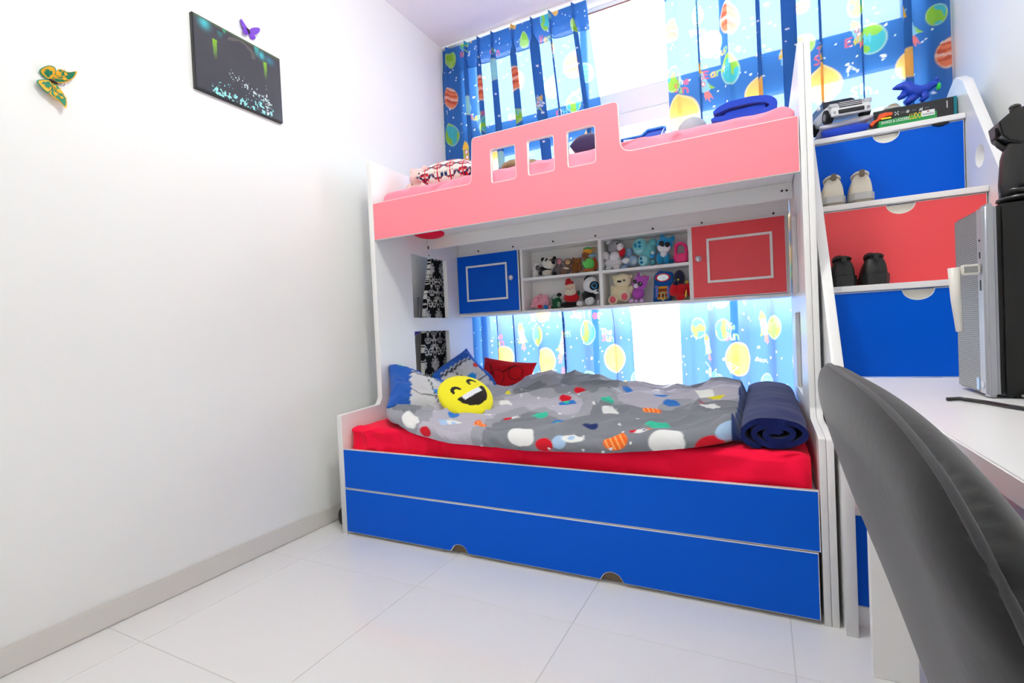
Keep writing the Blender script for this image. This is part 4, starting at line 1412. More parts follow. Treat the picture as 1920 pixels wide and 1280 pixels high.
t = toy('bearded_doll', 'plush doll in a red suit and red cap with a cream beard', C6, 'll', [('legs', (38, 34, 36), 1195, 930, 200, 72, .0), ('body', (200, 24, 38), 1215, 855, 172, 112), ('beard', (228, 214, 190), 1205, 800, 132, 96, .012), ('head', (232, 196, 170), 1205, 755, 112, 84, .006), ('cap', (196, 20, 34), 1192, 712, 96, 62, .002), ('cap_tip', (196, 20, 34), 1180, 684, 62, 44, .0, 20), ('cap_brim', (235, 225, 210), 1203, 735, 118, 22, .014, 8), ('arm', (196, 20, 34), 1275, 825, 42, 84, .012, -10), ('mitten', (24, 84, 60), 1288, 812, 38, 54, .016), ('eye', BLK, 1180, 762, 9, 10, .042), ('eye', BLK, 1222, 757, 9, 10, .042), ('nose', (225, 150, 130), 1200, 775, 16, 14, .042)], y=1.125)
toy('plush_panda', 'big-eyed black and white panda plush beside the cabinet divider', C6, 'll', [('body', (32, 31, 34), 1395, 850, 150, 150), ('belly', (222, 222, 222), 1402, 895, 104, 92, .022, 0, .6), ('head', (236, 236, 236), 1418, 735, 168, 178, .006), ('ear', (32, 31, 34), 1382, 668, 86, 62, .004, 25), ('eye_patch', (28, 28, 30), 1448, 740, 104, 96, .040, 0, .35), ('iris', (70, 170, 225), 1450, 738, 66, 62, .052, 0, .35), ('pupil', (10, 10, 12), 1450, 738, 46, 44, .058, 0, .35), ('muzzle', (240, 240, 240), 1470, 800, 66, 52, .04), ('nose', BLK, 1484, 792, 24, 20, .056), ('foot', (228, 228, 230), 1300, 924, 72, 58, .02), ('paw', (228, 228, 230), 1492, 915, 30, 66, .02), ('arm', (32, 31, 34), 1346, 858, 46, 104, .006, 20)], y=1.125)
# upper right
toy('plush_bear', 'grey and white plush bear with a red scarf lying in the upper shelf', C7, 'ur', [('body', (228, 228, 230), 195, 440, 165, 100), ('head', (158, 157, 160), 208, 300, 132, 118), ('muzzle', (236, 232, 232), 252, 300, 62, 66, .022, 0, .6), ('scarf', (190, 24, 42), 270, 345, 62, 92, .014, -15), ('ear', (225, 225, 228), 152, 258, 56, 32, .0, 10), ('arm', (236, 236, 238), 126, 378, 60, 72, .012), ('chest', (232, 232, 234), 206, 385, 100, 92, .012), ('leg', (232, 232, 234), 305, 422, 74, 54, .02), ('foot', (234, 234, 236), 222, 480, 62, 46, .02), ('foot', (234, 234, 236), 150, 490, 60, 34, .01), ('nose', BLK, 225, 268, 18, 14, .034), ('eye', BLK, 265, 290, 8, 9, .045)], y=1.12)
toy('plush_bear', 'pale blue plush bear tucked behind the grey and white bear', C7, 'ur', [('head', (150, 185, 220), 332, 345, 84, 84), ('leg', (165, 198, 228), 374, 420, 92, 98, .015), ('sole', (200, 215, 230), 378, 424, 54, 56, .03, 0, .5), ('body', (150, 185, 220), 330, 420, 100, 110), ('foot', (160, 192, 224), 284, 476, 72, 46, .012)], y=1.145)
toy('plush_bear', 'turquoise plush bear showing two soles with blue paw pads', C7, 'ur', [('body', (110, 195, 200), 512, 345, 140, 150), ('head', (110, 195, 200), 548, 268, 84, 84), ('leg', (118, 205, 210), 430, 300, 132, 152, .018), ('sole', (170, 225, 230), 424, 298, 104, 126, .034, 0, .45), ('pad', (20, 130, 185), 390, 290, 22, 44, .048, 12, .5), ('pad', (20, 130, 185), 425, 264, 30, 28, .05, 0, .5), ('pad', (20, 130, 185), 427, 298, 28, 26, .05, 0, .5), ('leg', (118, 205, 210), 466, 428, 102, 112, .022), ('sole', (170, 225, 230), 460, 428, 80, 90, .036, 0, .45), ('pad', (20, 130, 185), 440, 408, 24, 26, .05, 0, .5), ('pad', (20, 130, 185), 446, 442, 28, 26, .05, 0, .5), ('bottle', (40, 150, 215), 545, 385, 42, 34, .035), ('bottle_top', (236, 236, 236), 545, 355, 28, 34, .035), ('foot', (100, 185, 192), 545, 440, 60, 60, .012)], y=1.13)
toy('plush_raccoon', 'bright blue plush raccoon with a white face and large dark eyes', C7, 'ur', [('body', (30, 150, 200), 640, 405, 132, 118), ('head', (30, 155, 210), 655, 285, 146, 132, .006), ('face', (236, 238, 240), 648, 312, 116, 104, .020, 0, .55), ('ear', (30, 150, 205), 634, 226, 46, 56, .0, 20), ('ear', (30, 150, 205), 722, 238, 44, 62, .0, -15), ('eye', (45, 42, 46), 625, 278, 46, 48, .046, 0, .4), ('eye', (45, 42, 46), 678, 288, 48, 48, .046, 0, .4), ('pupil', (8, 8, 10), 625, 278, 24, 26, .053, 0, .4), ('pupil', (8, 8, 10), 678, 288, 24, 26, .053, 0, .4), ('nose', BLK, 638, 300, 22, 15, .052), ('chest', (236, 238, 240), 645, 372, 62, 64, .022), ('leg', (28, 145, 195), 608, 425, 46, 84, .026), ('leg', (28, 145, 195), 672, 425, 48, 84, .026), ('tail', (24, 130, 185), 715, 440, 50, 40, .0)], y=1.115)
# lower right
toy('plush_bear', 'cream plush bear with pink soles sitting in the lower shelf', C7, 'lr', [('body', (230, 216, 176), 265, 710, 190, 165), ('head', (234, 220, 182), 275, 605, 164, 134, .008), ('ear', (230, 216, 176), 206, 575, 46, 44), ('ear', (230, 216, 176), 345, 570, 46, 44), ('muzzle', (240, 228, 196), 258, 625, 70, 56, .034, 0, .6), ('eye', BLK, 234, 610, 18, 18, .044), ('eye', BLK, 289, 600, 20, 20, .046), ('nose', BLK, 250, 610, 30, 20, .052), ('leg', (236, 224, 190), 190, 776, 92, 88, .028), ('sole', (222, 98, 112), 186, 774, 58, 62, .046, 0, .4), ('leg', (236, 224, 190), 300, 746, 90, 90, .030), ('sole', (222, 98, 112), 292, 746, 58, 66, .048, 0, .4), ('arm', (230, 216, 176), 195, 690, 50, 90, .012, 20), ('arm', (230, 216, 176), 345, 690, 46, 90, .012, -20)], y=1.115)
toy('plush_unicorn', 'purple plush unicorn with silver horn beside the cream bear', C7, 'lr', [('body', (190, 85, 195), 415, 725, 112, 118), ('head', (196, 92, 202), 432, 628, 136, 132, .006), ('ear', (190, 85, 195), 420, 566, 36, 62, .0, 5), ('ear', (190, 85, 195), 496, 590, 34, 58, .0, -25), ('horn', (200, 200, 210), 440, 560, 20, 34, .012), ('muzzle', (228, 214, 226), 398, 655, 46, 44, .042, 0, .6), ('eye', (40, 36, 42), 386, 618, 36, 40, .040, 0, .4), ('eye', (40, 36, 42), 432, 638, 42, 44, .046, 0, .4), ('pupil', (230, 230, 235), 436, 630, 9, 9, .056), ('foot', (205, 165, 215), 350, 788, 52, 42, .026), ('foot', (205, 165, 215), 400, 794, 44, 36, .03), ('foot', (205, 165, 215), 452, 786, 48, 42, .022), ('mane', (215, 60, 130), 470, 580, 50, 40, -.01)], y=1.12)
toy('plush_bird', 'red plush bird with a navy head hanging over the shelf edge', C7, 'lr', [('body', (205, 22, 36), 785, 700, 150, 140), ('head', (30, 32, 62), 785, 590, 98, 150, .004), ('beak', (26, 28, 54), 755, 640, 50, 80, .025, -20), ('eye', (225, 205, 60), 776, 604, 16, 20, .042, 0, .5), ('wing', (200, 18, 34), 740, 690, 80, 130, .02, -20), ('wing', (200, 18, 34), 868, 690, 56, 130, .006, 10), ('stripe', (240, 195, 60), 846, 730, 16, 74, .036, -8), ('tail', (205, 22, 36), 800, 765, 84, 52, .02, 15), ('tuft', (235, 190, 60), 852, 625, 26, 30, .02), ('foot', (60, 140, 80), 890, 755, 26, 26, .01)], y=1.118)
# pink toy basket
bt = thing('toy_basket', at(1110 + 803 / 4.8, 400 + 440 / 4.8, 'y', 1.13), 'hot pink plastic toy basket with an arched handle', 'basket', None)
q0, q1 = at(1110 + 735 / 4.8, 490, 'y', 1.11).x, at(1110 + 872 / 4.8, 490, 'y', 1.11).x
M_hot = mat('hot_pink_plastic', (240, 20, 120), .35)
zf = FLOOR_Z['ur']
B().loft([[(q0 + .008, 1.085, zf), (q1 - .008, 1.085, zf), (q1 - .008, 1.15, zf), (q0 + .008, 1.15, zf)], [(q0, 1.08, zf + .052), (q1, 1.08, zf + .052), (q1, 1.155, zf + .052), (q0, 1.155, zf + .052)]]).build('tub', M_hot, bt, bevel=.008, seg=3, smooth=True)
plate('handle', [fillet([(q0 + .002, zf + .04), (q1 - .002, zf + .04), (q1 - .008, zf + .112), (q0 + .008, zf + .118)], [0, 0, .035, .035], 8), fillet([(q0 + .018, zf + .052), (q1 - .018, zf + .052), (q1 - .022, zf + .098), (q0 + .022, zf + .102)], [.004, .004, .025, .025], 8)], XZ, 1.105, 1.13, M_hot, bt, .003)
# blue fabric activity pouch
po = thing('fabric_pouch', at(1110 + 630 / 4.8, 400 + 780 / 4.8, 'y', 1.14), 'blue fabric pouch with an oval red mirror and striped pocket', 'pouch', None)
f7 = lambda x, y, yy=1.12: at(1110 + x / 4.8, 400 + y / 4.8, 'y', yy)
pp = [(f7(*q).x, f7(*q).z) for q in ((548, 775), (705, 775), (735, 600), (725, 525), (600, 515), (560, 560))]
pp[0] = (pp[0][0], FLOOR_Z['lr']); pp[1] = (pp[1][0], FLOOR_Z['lr'])
B().prism(fillet(pp, [.01, .01, .01, .02, .02, .015], 4), XZ, 1.115, 1.165).build('body', plush(20, 90, 170), po, bevel=.012, seg=3, smooth=True)
c = f7(640, 578); k = ppm(c)
el = lambda r: [(c.x + r * 66 / 4.8 / k * math.cos(t), c.z + r * 38 / 4.8 / k * math.sin(t)) for t in np.linspace(0, 2 * math.pi, 28, endpoint=False)]
plate('mirror_rim', [el(1), el(.76)], XZ, 1.106, 1.116, plush(205, 40, 60), po, .002)
plate('mirror', [el(.77)], XZ, 1.110, 1.116, mat('toy_mirror', (215, 222, 228), .15, metal=.6), po)
for i in range(5):
    a, b_ = f7(590, 660 + i * 24), f7(690, 672 + i * 24)
    B().box(a.x, b_.x, 1.107, 1.117, b_.z - .001, a.z).build('pocket_stripe', plush(*[(230, 160, 40), (150, 70, 30)][i % 2]), po, bevel=.003, smooth=True)
for sx in (578, 690):
    pth = [f7(sx + (8 if sx < 600 else -4) * math.sin(q * 3.1), 650 + 105 * q, 1.105) for q in np.linspace(0, 1, 9)]
    B().tube(pth, .0075, 8).build('strap', plush(70, 130, 215), po, smooth=True)
    for q in (1, 3, 5, 7):
        B().ell((pth[q].x, 1.0985, pth[q].z), (.004, .002, .004), nu=8, nv=5).build('dot', plush(225, 90, 140), po, smooth=True)
cc = f7(640, 745, 1.103); kk = ppm(cc)
B().tube([(cc.x + 17 / 4.8 / kk * math.cos(t), 1.1, cc.z + 36 / 4.8 / kk * math.sin(t)) for t in np.linspace(0, 2 * math.pi, 25)], .003, 6, cap=False).build('ring', mat('ring_pale', (200, 205, 150), .3), po, smooth=True)
# ------------------------------------------------------------------ ironing board in the gap by the left wall
ib = thing('ironing_board', (-.11, .9, 0), 'ironing board with black and white damask cover standing behind the white end panel', 'ironing board')
IX = -.085
q = [at(px, py, 'x', IX) for px, py in ((808, 484), (805, 520), (800, 555), (797, 600), (796, 690))]
yl = [(p.y, p.z) for p in q]
ymid = .985
half = ymid - q[-1].y
nz_, ny_ = 380, 130
zz = np.linspace(.12, 1.55, nz_)
hw = np.interp(zz, [.1, .76, q[3].z, q[2].z, q[1].z, q[0].z, 1.5, 1.55], [half, half, ymid - q[3].y, ymid - q[2].y, ymid - q[1].y, ymid - q[0].y, .06, .012])
ss = np.linspace(-1, 1, ny_)
YY = ymid + hw[None] * ss[:, None]
ZZ = np.repeat(zz[None], ny_, 0)


def damask(u, v):
    """mirrored scroll ornament, black ground"""
    c = np.empty(u.shape + (3,)); c[:] = rgb3(24, 22, 24)
    pu, pv = .125, .30
    row = np.floor(v / pv)
    uu = np.abs(((u + .5 * pu * (row % 2)) / pu + .5) % 1 - .5) * pu
    vv = (v / pv) % 1 * pv
    wt = rgb3(225, 223, 216)
    m = np.zeros(u.shape, bool)
    # lotus: petals fanning from a base point, outlined and veined
    for an, ln, wd in ((0, .075, .013), (.42, .066, .011), (.82, .056, .010), (1.25, .044, .009)):
        du, dv = uu, vv - .105
        t = du * math.sin(an) + dv * math.cos(an); q = du * math.cos(an) - dv * math.sin(an)
        r = np.hypot((t - ln / 2) / (ln / 2), q / (wd * (1.15 - .3 * t / ln)))
        m |= (r < 1) & ~((r > .45) & (r < .72))
    m |= np.hypot(uu / .020, (vv - .098) / .007) < 1
    m |= np.hypot(uu / .007, (vv - .080) / .010) < 1
    # leafy scrolls
    for cx, cy, rr, tw in ((.040, .205, .019, 1.0), (.022, .245, .016, -1.0), (.046, .062, .017, -1.0), (.020, .045, .015, 1.0), (.048, .275, .015, 1.0), (.014, .285, .010, -1.0), (.050, .015, .012, 1.0)):
        d = np.hypot(uu - cx, vv - cy); an = np.arctan2(vv - cy, (uu - cx) * tw)
        sp = (d / rr - (an + np.pi) / (2 * np.pi)) % 1.0
        m |= (d < rr) & (np.abs(sp - .5) < .20 + .12 * np.sin(3 * an)) & (d > rr * .15)
        m |= (np.abs(d - rr * (1.12 + .12 * np.cos(5 * an))) < .0026) & (an * tw > -1.2)
    m |= np.abs(uu - .003 - .012 * np.abs(np.sin(vv * 21))) < .0022
    m |= np.hypot(uu, (vv - .205) * .8) < .006
    m |= np.hypot(uu, (vv - .020) * .8) < .007
    c[m] = wt
    return c


Pb = np.stack([np.full(YY.shape, IX), YY, ZZ], -1)
Pb[..., 0] += .004 * (1 - ss[:, None] ** 2)
back_ = Pb[::-1].copy(); back_[..., 0] -= .026
grid_mesh('cover', np.concatenate([Pb, back_], 0), M_print, ib, np.concatenate([damask(YY, ZZ), damask(YY, ZZ)[::-1]], 0), closed_u=True, smooth=False)
M_tube = mat('grey_metal_tube', (120, 122, 126), .4, metal=.6)
for y in (.80, 1.14):
    B().tube([(IX - .04, y, 1.15), (IX - .045, y, .6), (IX - .045, y, .02)], .010, 8).build('leg', M_tube, ib, smooth=True)
B().cyl((IX - .045, .78, .03), (IX - .045, 1.16, .03), .010, 8).build('foot_bar', M_tube, ib, smooth=True)
for y in (.78, 1.16):
    B().ell((IX - .045, y, .03), (.018, .02, .03)).build('foot_cap', M_black, ib, smooth=True)
tag(B().ell((-.0635, .665, .945), (.020, .115, .030), rot=(.35, 0, 0)).build('folded_cloth', mat('purple_cloth', (88, 60, 140), .9), smooth=True), 'purple cloth bundled on the ironing board edge behind the white end panel', 'cloth')
fc = at(637, 971, 'x', -.10)
tag(B().ell((-.10, fc.y + .03, .045), (.022, .03, .045), p=.8).cyl((-.10, fc.y + .03, .07), (-.10, fc.y + .10, .30), .008, 8).build('black_stand_foot', M_black, smooth=True), 'black rubber foot on the floor between the left wall and the bed', 'stand foot')

# ------------------------------------------------------------------ wall picture and butterflies (left wall)
pf = thing('wall_picture', (WX, -.287, 1.914), 'dark glossy wall picture with teal splashes and green streaks on the left wall', 'picture')
py0, py1, pz0, pz1 = -.4844, -.090, 1.9139, 2.2079
B().box(WX, WX + .016, py0, py1, pz0, pz1).build('frame', mat('picture_edge', (26, 28, 30), .4), pf, bevel=.001, seg=1)
nu_, nv_ = 240, 180
u = np.linspace(py0 + .004, py1 - .004, nu_); v = np.linspace(pz0 + .006, pz1 - .004, nv_)
UU, VV = np.meshgrid(u, v, indexing='ij')
a_, b_ = (UU - py0) / (py1 - py0), (VV - pz0) / (pz1 - pz0)
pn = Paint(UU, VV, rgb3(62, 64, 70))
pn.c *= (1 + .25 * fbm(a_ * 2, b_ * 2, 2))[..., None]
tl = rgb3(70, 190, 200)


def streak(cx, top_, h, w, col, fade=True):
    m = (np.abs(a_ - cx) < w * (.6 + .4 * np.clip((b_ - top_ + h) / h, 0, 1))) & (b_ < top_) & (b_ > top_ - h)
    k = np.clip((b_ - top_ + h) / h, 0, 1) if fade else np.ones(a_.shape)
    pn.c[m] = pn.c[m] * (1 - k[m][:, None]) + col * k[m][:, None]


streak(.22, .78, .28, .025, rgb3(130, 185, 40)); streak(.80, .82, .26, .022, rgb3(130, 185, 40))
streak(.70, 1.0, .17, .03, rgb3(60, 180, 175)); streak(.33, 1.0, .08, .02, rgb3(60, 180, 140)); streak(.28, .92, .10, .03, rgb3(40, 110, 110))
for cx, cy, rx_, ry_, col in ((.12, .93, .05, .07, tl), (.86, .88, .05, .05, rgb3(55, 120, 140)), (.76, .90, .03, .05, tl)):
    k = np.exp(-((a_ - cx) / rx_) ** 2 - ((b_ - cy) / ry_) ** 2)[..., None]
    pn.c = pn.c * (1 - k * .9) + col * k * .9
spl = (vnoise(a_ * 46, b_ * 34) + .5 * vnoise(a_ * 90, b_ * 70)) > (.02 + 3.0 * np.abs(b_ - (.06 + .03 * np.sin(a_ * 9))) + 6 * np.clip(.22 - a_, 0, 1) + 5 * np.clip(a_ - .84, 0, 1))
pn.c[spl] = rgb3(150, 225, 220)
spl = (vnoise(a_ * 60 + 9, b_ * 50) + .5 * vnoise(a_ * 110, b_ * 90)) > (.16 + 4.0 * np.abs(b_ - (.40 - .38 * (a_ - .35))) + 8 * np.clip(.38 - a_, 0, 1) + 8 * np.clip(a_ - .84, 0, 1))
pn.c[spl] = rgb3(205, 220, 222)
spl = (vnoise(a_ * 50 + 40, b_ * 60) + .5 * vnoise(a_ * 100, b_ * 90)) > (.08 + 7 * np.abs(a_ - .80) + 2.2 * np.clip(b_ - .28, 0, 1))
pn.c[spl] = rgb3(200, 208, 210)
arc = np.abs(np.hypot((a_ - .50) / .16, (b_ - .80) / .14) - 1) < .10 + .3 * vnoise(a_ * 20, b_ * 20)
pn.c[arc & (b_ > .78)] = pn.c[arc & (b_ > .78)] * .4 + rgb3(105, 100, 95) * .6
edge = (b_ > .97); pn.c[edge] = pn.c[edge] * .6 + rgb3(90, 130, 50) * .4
Pq = np.stack([np.full(UU.shape, WX + .0168), UU, VV], -1)
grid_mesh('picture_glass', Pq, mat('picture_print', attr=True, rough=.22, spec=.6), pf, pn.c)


def wing_loop(pts):
    """smooth closed outline through 2D points"""
    n = len(pts); out = []
    for i in range(n):
        p0, p1, p2, p3 = (Vector(pts[(i + k - 1) % n]) for k in range(4))
        for k in range(5):
            t = k / 5
            out.append(tuple(.5 * ((2 * p1) + (p2 - p0) * t + (2 * p0 - 5 * p1 + 4 * p2 - p3) * t * t + (3 * p1 - p0 - 3 * p2 + p3) * t ** 3)))
    return out


def butterfly(name, label, wings, body, mats_, flap, ant, spots):
    pts = [at(px, py, 'x', WX) for w in wings for px, py in w]
    base = Vector((WX, sum(p.y for p in pts) / len(pts), sum(p.z for p in pts) / len(pts)))
    t = thing(name, base, label, 'wall decoration')
    b0, b1 = at(*body[0], 'x', WX), at(*body[1], 'x', WX)
    ax = Vector((0, b1.y - b0.y, b1.z - b0.z)).normalized()
    nr = Vector((0, -ax.z, ax.y))

    def lift(u, v):
        d = Vector((0, u - b0.y, v - b0.z)).dot(nr)
        return WX + .004 + abs(d) * flap
    for i, w in enumerate(wings):
        lp = wing_loop([(at(px, py, 'x', WX).y, at(px, py, 'x', WX).z) for px, py in w])
        wg = plate('wing', [lp], lambda u, v, w_: (lift(u, v) + w_, u, v), -.0012, .0012, mats_[i], t)
        cen = Vector((sum(q[0] for q in lp) / len(lp), sum(q[1] for q in lp) / len(lp)))
        if spots:
            bc = Vector((b0.y, b0.z))
            inn = [tuple(cen + (Vector(q) - cen) * .86) for q in lp]
            plate('wing_inlay', [inn], lambda u, v, w_: (lift(u, v) + w_, u, v), .0013, .0020, spots[i][0], wg)
            for k, (f, sd, r) in enumerate(((.55, .25, .007), (.68, -.2, .0055), (.32, .12, .0035), (.85, .12, .004))):
                d = cen - bc
                o = Vector((-d.y, d.x))
                c = bc + d * (f * 1.35) + o * sd * .8
                ci = [(c.x + r * math.cos(q), c.y + r * math.sin(q)) for q in np.linspace(0, 2 * math.pi, 12, endpoint=False)]
                plate('wing_spot', [ci], lambda u, v, w_: (lift(u, v) + w_, u, v), .0021, .0028, spots[i][1], wg)
            for sd in (-.35, 0, .35):
                d = cen - bc; o = Vector((-d.y, d.x))
                a1 = bc + d * .35; a2 = bc + d * 1.25 + o * sd
                B().tube([(lift(a1.x, a1.y) + .0026, a1.x, a1.y), (lift(a2.x, a2.y) + .0026, a2.x, a2.y)], .0010, 5).build('wing_vein', spots[i][2], wg)
    B().tube([(WX + .007, b0.y, b0.z), (WX + .009, (b0.y + b1.y) / 2, (b0.z + b1.z) / 2), (WX + .007, b1.y, b1.z)], [.003, .0055, .0025], 8).build('body', mats_[-1], t, smooth=True)
    for an in ant:
        B().tube([Vector((WX + .010, 0, 0)) + Vector((0, at(*p, 'x', WX).y, at(*p, 'x', WX).z)) for p in an], .0009, 5).build('antenna', mats_[-1], t)
    return t


M_byel, M_bgrn, M_bpur, M_bdark = mat('butterfly_yellow', (232, 172, 20), .5), mat('butterfly_green', (10, 128, 88), .5), mat('butterfly_purple', (122, 62, 205), .5), mat('butterfly_body', (60, 40, 40), .6)
q8 = lambda *p: [(x / 3.2, y / 3.2) for x, y in p]
butterfly('butterfly_decoration', 'green and yellow butterfly decoration on the left wall', [q8((305, 485), (325, 440), (310, 410), (270, 402), (230, 425), (255, 462)), q8((305, 490), (270, 480), (210, 490), (235, 535), (270, 565), (300, 540)), q8((312, 488), (330, 430), (350, 425), (395, 442), (440, 440), (428, 475), (380, 500), (335, 498)), q8((312, 495), (345, 520), (375, 575), (385, 620), (372, 658), (340, 620), (290, 580), (285, 560))],
          [(290 / 3.2, 480 / 3.2), (338 / 3.2, 505 / 3.2)], [M_bgrn, M_bgrn, M_byel, M_byel, M_bdark], .28, [q8((325, 500), (350, 520), (375, 520), (378, 508)), q8((325, 500), (345, 510), (362, 508))],
          [(M_byel, M_bgrn, M_bgrn), (M_byel, M_bgrn, M_bgrn), (M_bgrn, M_byel, M_byel), (M_bgrn, M_byel, M_byel)])
butterfly('butterfly_decoration', 'small purple butterfly decoration above the dark wall picture', [q8((1482, 185), (1470, 155), (1445, 120), (1432, 122), (1438, 150), (1448, 172)), q8((1482, 190), (1450, 178), (1442, 192), (1458, 212), (1474, 214)), q8((1486, 188), (1505, 172), (1535, 178), (1538, 200), (1520, 214), (1500, 205)), q8((1486, 194), (1510, 208), (1524, 232), (1512, 240), (1495, 225))],
          [(1476 / 3.2, 172 / 3.2), (1492 / 3.2, 206 / 3.2)], [M_bpur, M_bpur, M_bpur, M_bpur, M_bdark], .35, [], None)


# ------------------------------------------------------------------ shoes on the treads
def shoe(name, label, group, x, z, yheel, mats_, rz=0.0, mirror=1, hscale=1.0):
    """heel towards -y; length .27"""
    up, sole, lining, tabm = mats_
    t = thing(name, (x, yheel + .1, z), label, 'shoe', group)
    Lh = .172
    st_ = np.linspace(0, 1, 12)
    wid = np.interp(st_, [0, .05, .2, .45, .7, .88, 1], [.030, .0365, .039, .0385, .039, .035, .018])
    off = np.interp(st_, [0, .5, 1], [0, .002 * mirror, .006 * mirror])
    topz = np.interp(st_, [0, .05, .18, .32, .5, .7, .9, 1], [.118, .124, .116, .108, .112, .078, .052, .036]) * hscale
    Mx = Matrix.Translation((x, yheel, z)) @ Matrix.Rotation(rz, 4, 'Z')
    rings = []
    for k, s_ in enumerate(st_):
        r = []
        for a in np.linspace(0, 2 * math.pi, 20, endpoint=False):
            ca, sa = math.cos(a), math.sin(a)
            zc_ = .022; hh = topz[k] - zc_
            xx = off[k] + wid[k] * math.copysign(abs(ca) ** .6, ca) * (1 - .20 * max(0, sa) ** 2)
            zz_ = zc_ + (hh * max(0, sa) ** .65 if sa > 0 else .010 * sa)
            yy = .012 + Lh * s_ - (.012 * (1 - abs(sa)) if k == 0 else 0) + (.010 * max(0, sa) if k < 2 else 0)
            r.append(Mx @ Vector((xx, yy, zz_)))
        rings.append(r)
    B().loft(rings).build('upper', up, t, smooth=True, sub=1)
    out = [(off[k] + wid[k] * 1.06, .012 + Lh * s_) for k, s_ in enumerate(st_)] + [(off[k] - wid[k] * 1.06, .012 + Lh * s_) for k, s_ in reversed(list(enumerate(st_)))]
    out = [(.026, -.002)] + out + [(-.026, -.002)]
    b = B().prism(fillet(out, .006, 2), lambda u, v, w: Mx @ Vector((u, v, w)), .0005, .012)
    b.build('outsole', sole[1], t, bevel=.003, smooth=True)
    b = B().prism(fillet([(a * 1.03, c_ - .001) for a, c_ in out], .006, 2), lambda u, v, w: Mx @ Vector((u, v, w + (.008 if v < .03 else 0) * (w > .02))), .012, .030)
    b.build('midsole', sole[0], t, bevel=.006, seg=3, smooth=True)
    # collar opening
    B().ell(Mx @ Vector((0, .066, .112 * hscale)), (.025, .045, .012)).build('lining', lining, t, smooth=True)
    B().tube([Mx @ Vector((.026 * math.cos(q), .060 + .050 * math.sin(q), .113 * hscale + .006 * abs(math.sin(q)))) for q in np.linspace(0, 2 * math.pi, 25)], .0045, 8, cap=False).build('heel_collar', up, t, smooth=True)
    B().box(-.008, .008, -.003, .008, .098 * hscale, .124 * hscale).xf(Mx).build('heel_tab', tabm, t, bevel=.002)
    B().ell(Mx @ Vector((0, .112, .118 * hscale)), (.024, .03, .018), rot=(.5, 0, 0)).build('tongue', up, t, smooth=True)
    for k in range(4):
        yy = .105 + .014 * k; zz_ = np.interp((yy - .012) / Lh, st_, topz) + .004
        B().tube([Mx @ Vector((-.022, yy, zz_ - .006)), Mx @ Vector((0, yy, zz_ + .002)), Mx @ Vector((.022, yy, zz_ - .006))], .0022, 6).build('lace', lining, t, smooth=True)
    return t


M_sh = mat('beige_sneaker', (226, 219, 202), .7, bump=.06, bscale=300); M_shs = mat('sneaker_midsole', (196, 196, 192), .6); M_sho = mat('sneaker_outsole', (150, 142, 130), .7)
M_shl = mat('sneaker_lining', (160, 148, 130), .9); M_tab = mat('heel_tab_brown', (122, 108, 92), .8)
M_bk = mat('black_leather', (26, 26, 28), .45, spec=.45); M_bks = mat('black_midsole', (32, 32, 34), .5); M_bkl = mat('black_lining', (14, 14, 15), .9)
y4 = .632
for px, mr in ((1575, -1), (1626, 1)):
    p = at(px, 382 - (px - 1575) * .16, 'y', y4)
    shoe('sneaker', 'beige sneaker on the stair tread, the one right beside the stair side board' if mr < 0 else 'beige sneaker on the stair tread, the one farther from the bunk bed', 'pair of beige sneakers', (2.030 if mr < 0 else 2.121), TZ[3] + .0005, y4, (M_sh, (M_shs, M_sho), M_shl, M_tab), rz=-.02 * mr, mirror=0)
y3 = .436
for px, mr in ((1586, -1), (1646, 1)):
    p = at(px, 533, 'y', y3)
    shoe('black_shoe', 'black leather shoe on the stair tread, the one right beside the stair side board' if mr < 0 else 'black leather shoe on the stair tread, the one farther from the bunk bed', 'pair of black shoes', (2.030 if mr < 0 else 2.124), TZ[2] + .0005, y3, (M_bk, (M_bks, M_bks), M_bkl, M_bks), rz=-.02 * mr, mirror=0, hscale=.88)

# ------------------------------------------------------------------ things on the top step
TT = TZ[4] + .0008
f4 = lambda x, y, yy: at(1480 + x / 4, 100 + y / 4, 'y', yy)
# blue folded cloth and white cushion under the car
c0, c1 = f4(205, 630, .84).x, f4(592, 560, .84).x
c0 = max(c0, 1.985)
pillow('folded_cloth', ((c0 + c1) / 2 + .01, .925, TT + .024), (c1 - c0 - .01, .20, .050), (0, 0, 0), M_royal, None, 'bright blue folded cloth under the white toy car on the top stair', 'cloth', px_=.28, wob=.004)
pillow('folded_towel', (f4(410, 520, .88).x, .935, TT + .064), (.200, .16, .032), (0, math.radians(-4), .05), mat('white_towel', (222, 220, 222), .95, sheen=.3, bump=.3, bscale=250), None, 'white folded towel lying between the blue cloth and the toy car', 'towel', px_=.3, wob=.004)
car = thing('toy_car', (f4(325, 480, .88).x, .94, TT + .092), 'white toy off-road car with a black bumper on the folded towel', 'toy car')
M_cw, M_cb, M_chr = mat('car_white', (232, 232, 234), .2, coat=.5), mat('car_black', (22, 22, 24), .3), mat('car_chrome', (190, 190, 195), .2, metal=.9)
RZ = math.radians(14)
cp = Vector((max(2.092, f4(335, 470, .88).x), .952, TT + .0735))
MX = Matrix.Translation(cp) @ Matrix.Scale(1.42, 4) @ Matrix.Rotation(RZ, 4, 'Z') @ Matrix.Rotation(math.radians(-3), 4, 'Y')
W2 = .052
sec = [(-.085, .018), (-.088, .034), (-.084, .046), (-.03, .052), (.085, .052), (.088, .018)]
B().prism(sec, lambda u, v, w: (w, u, v), -W2, W2).xf(MX).build('body', M_cw, car, bevel=.004, smooth=True)
cabn = [(-.034, .051), (-.010, .082), (.078, .080), (.086, .051)]
B().prism(cabn, lambda u, v, w: (w * (1 - (v - .051) * 4), u, v), -W2 * .95, W2 * .95).xf(MX).build('cabin', M_cb, car, bevel=.003, smooth=True)
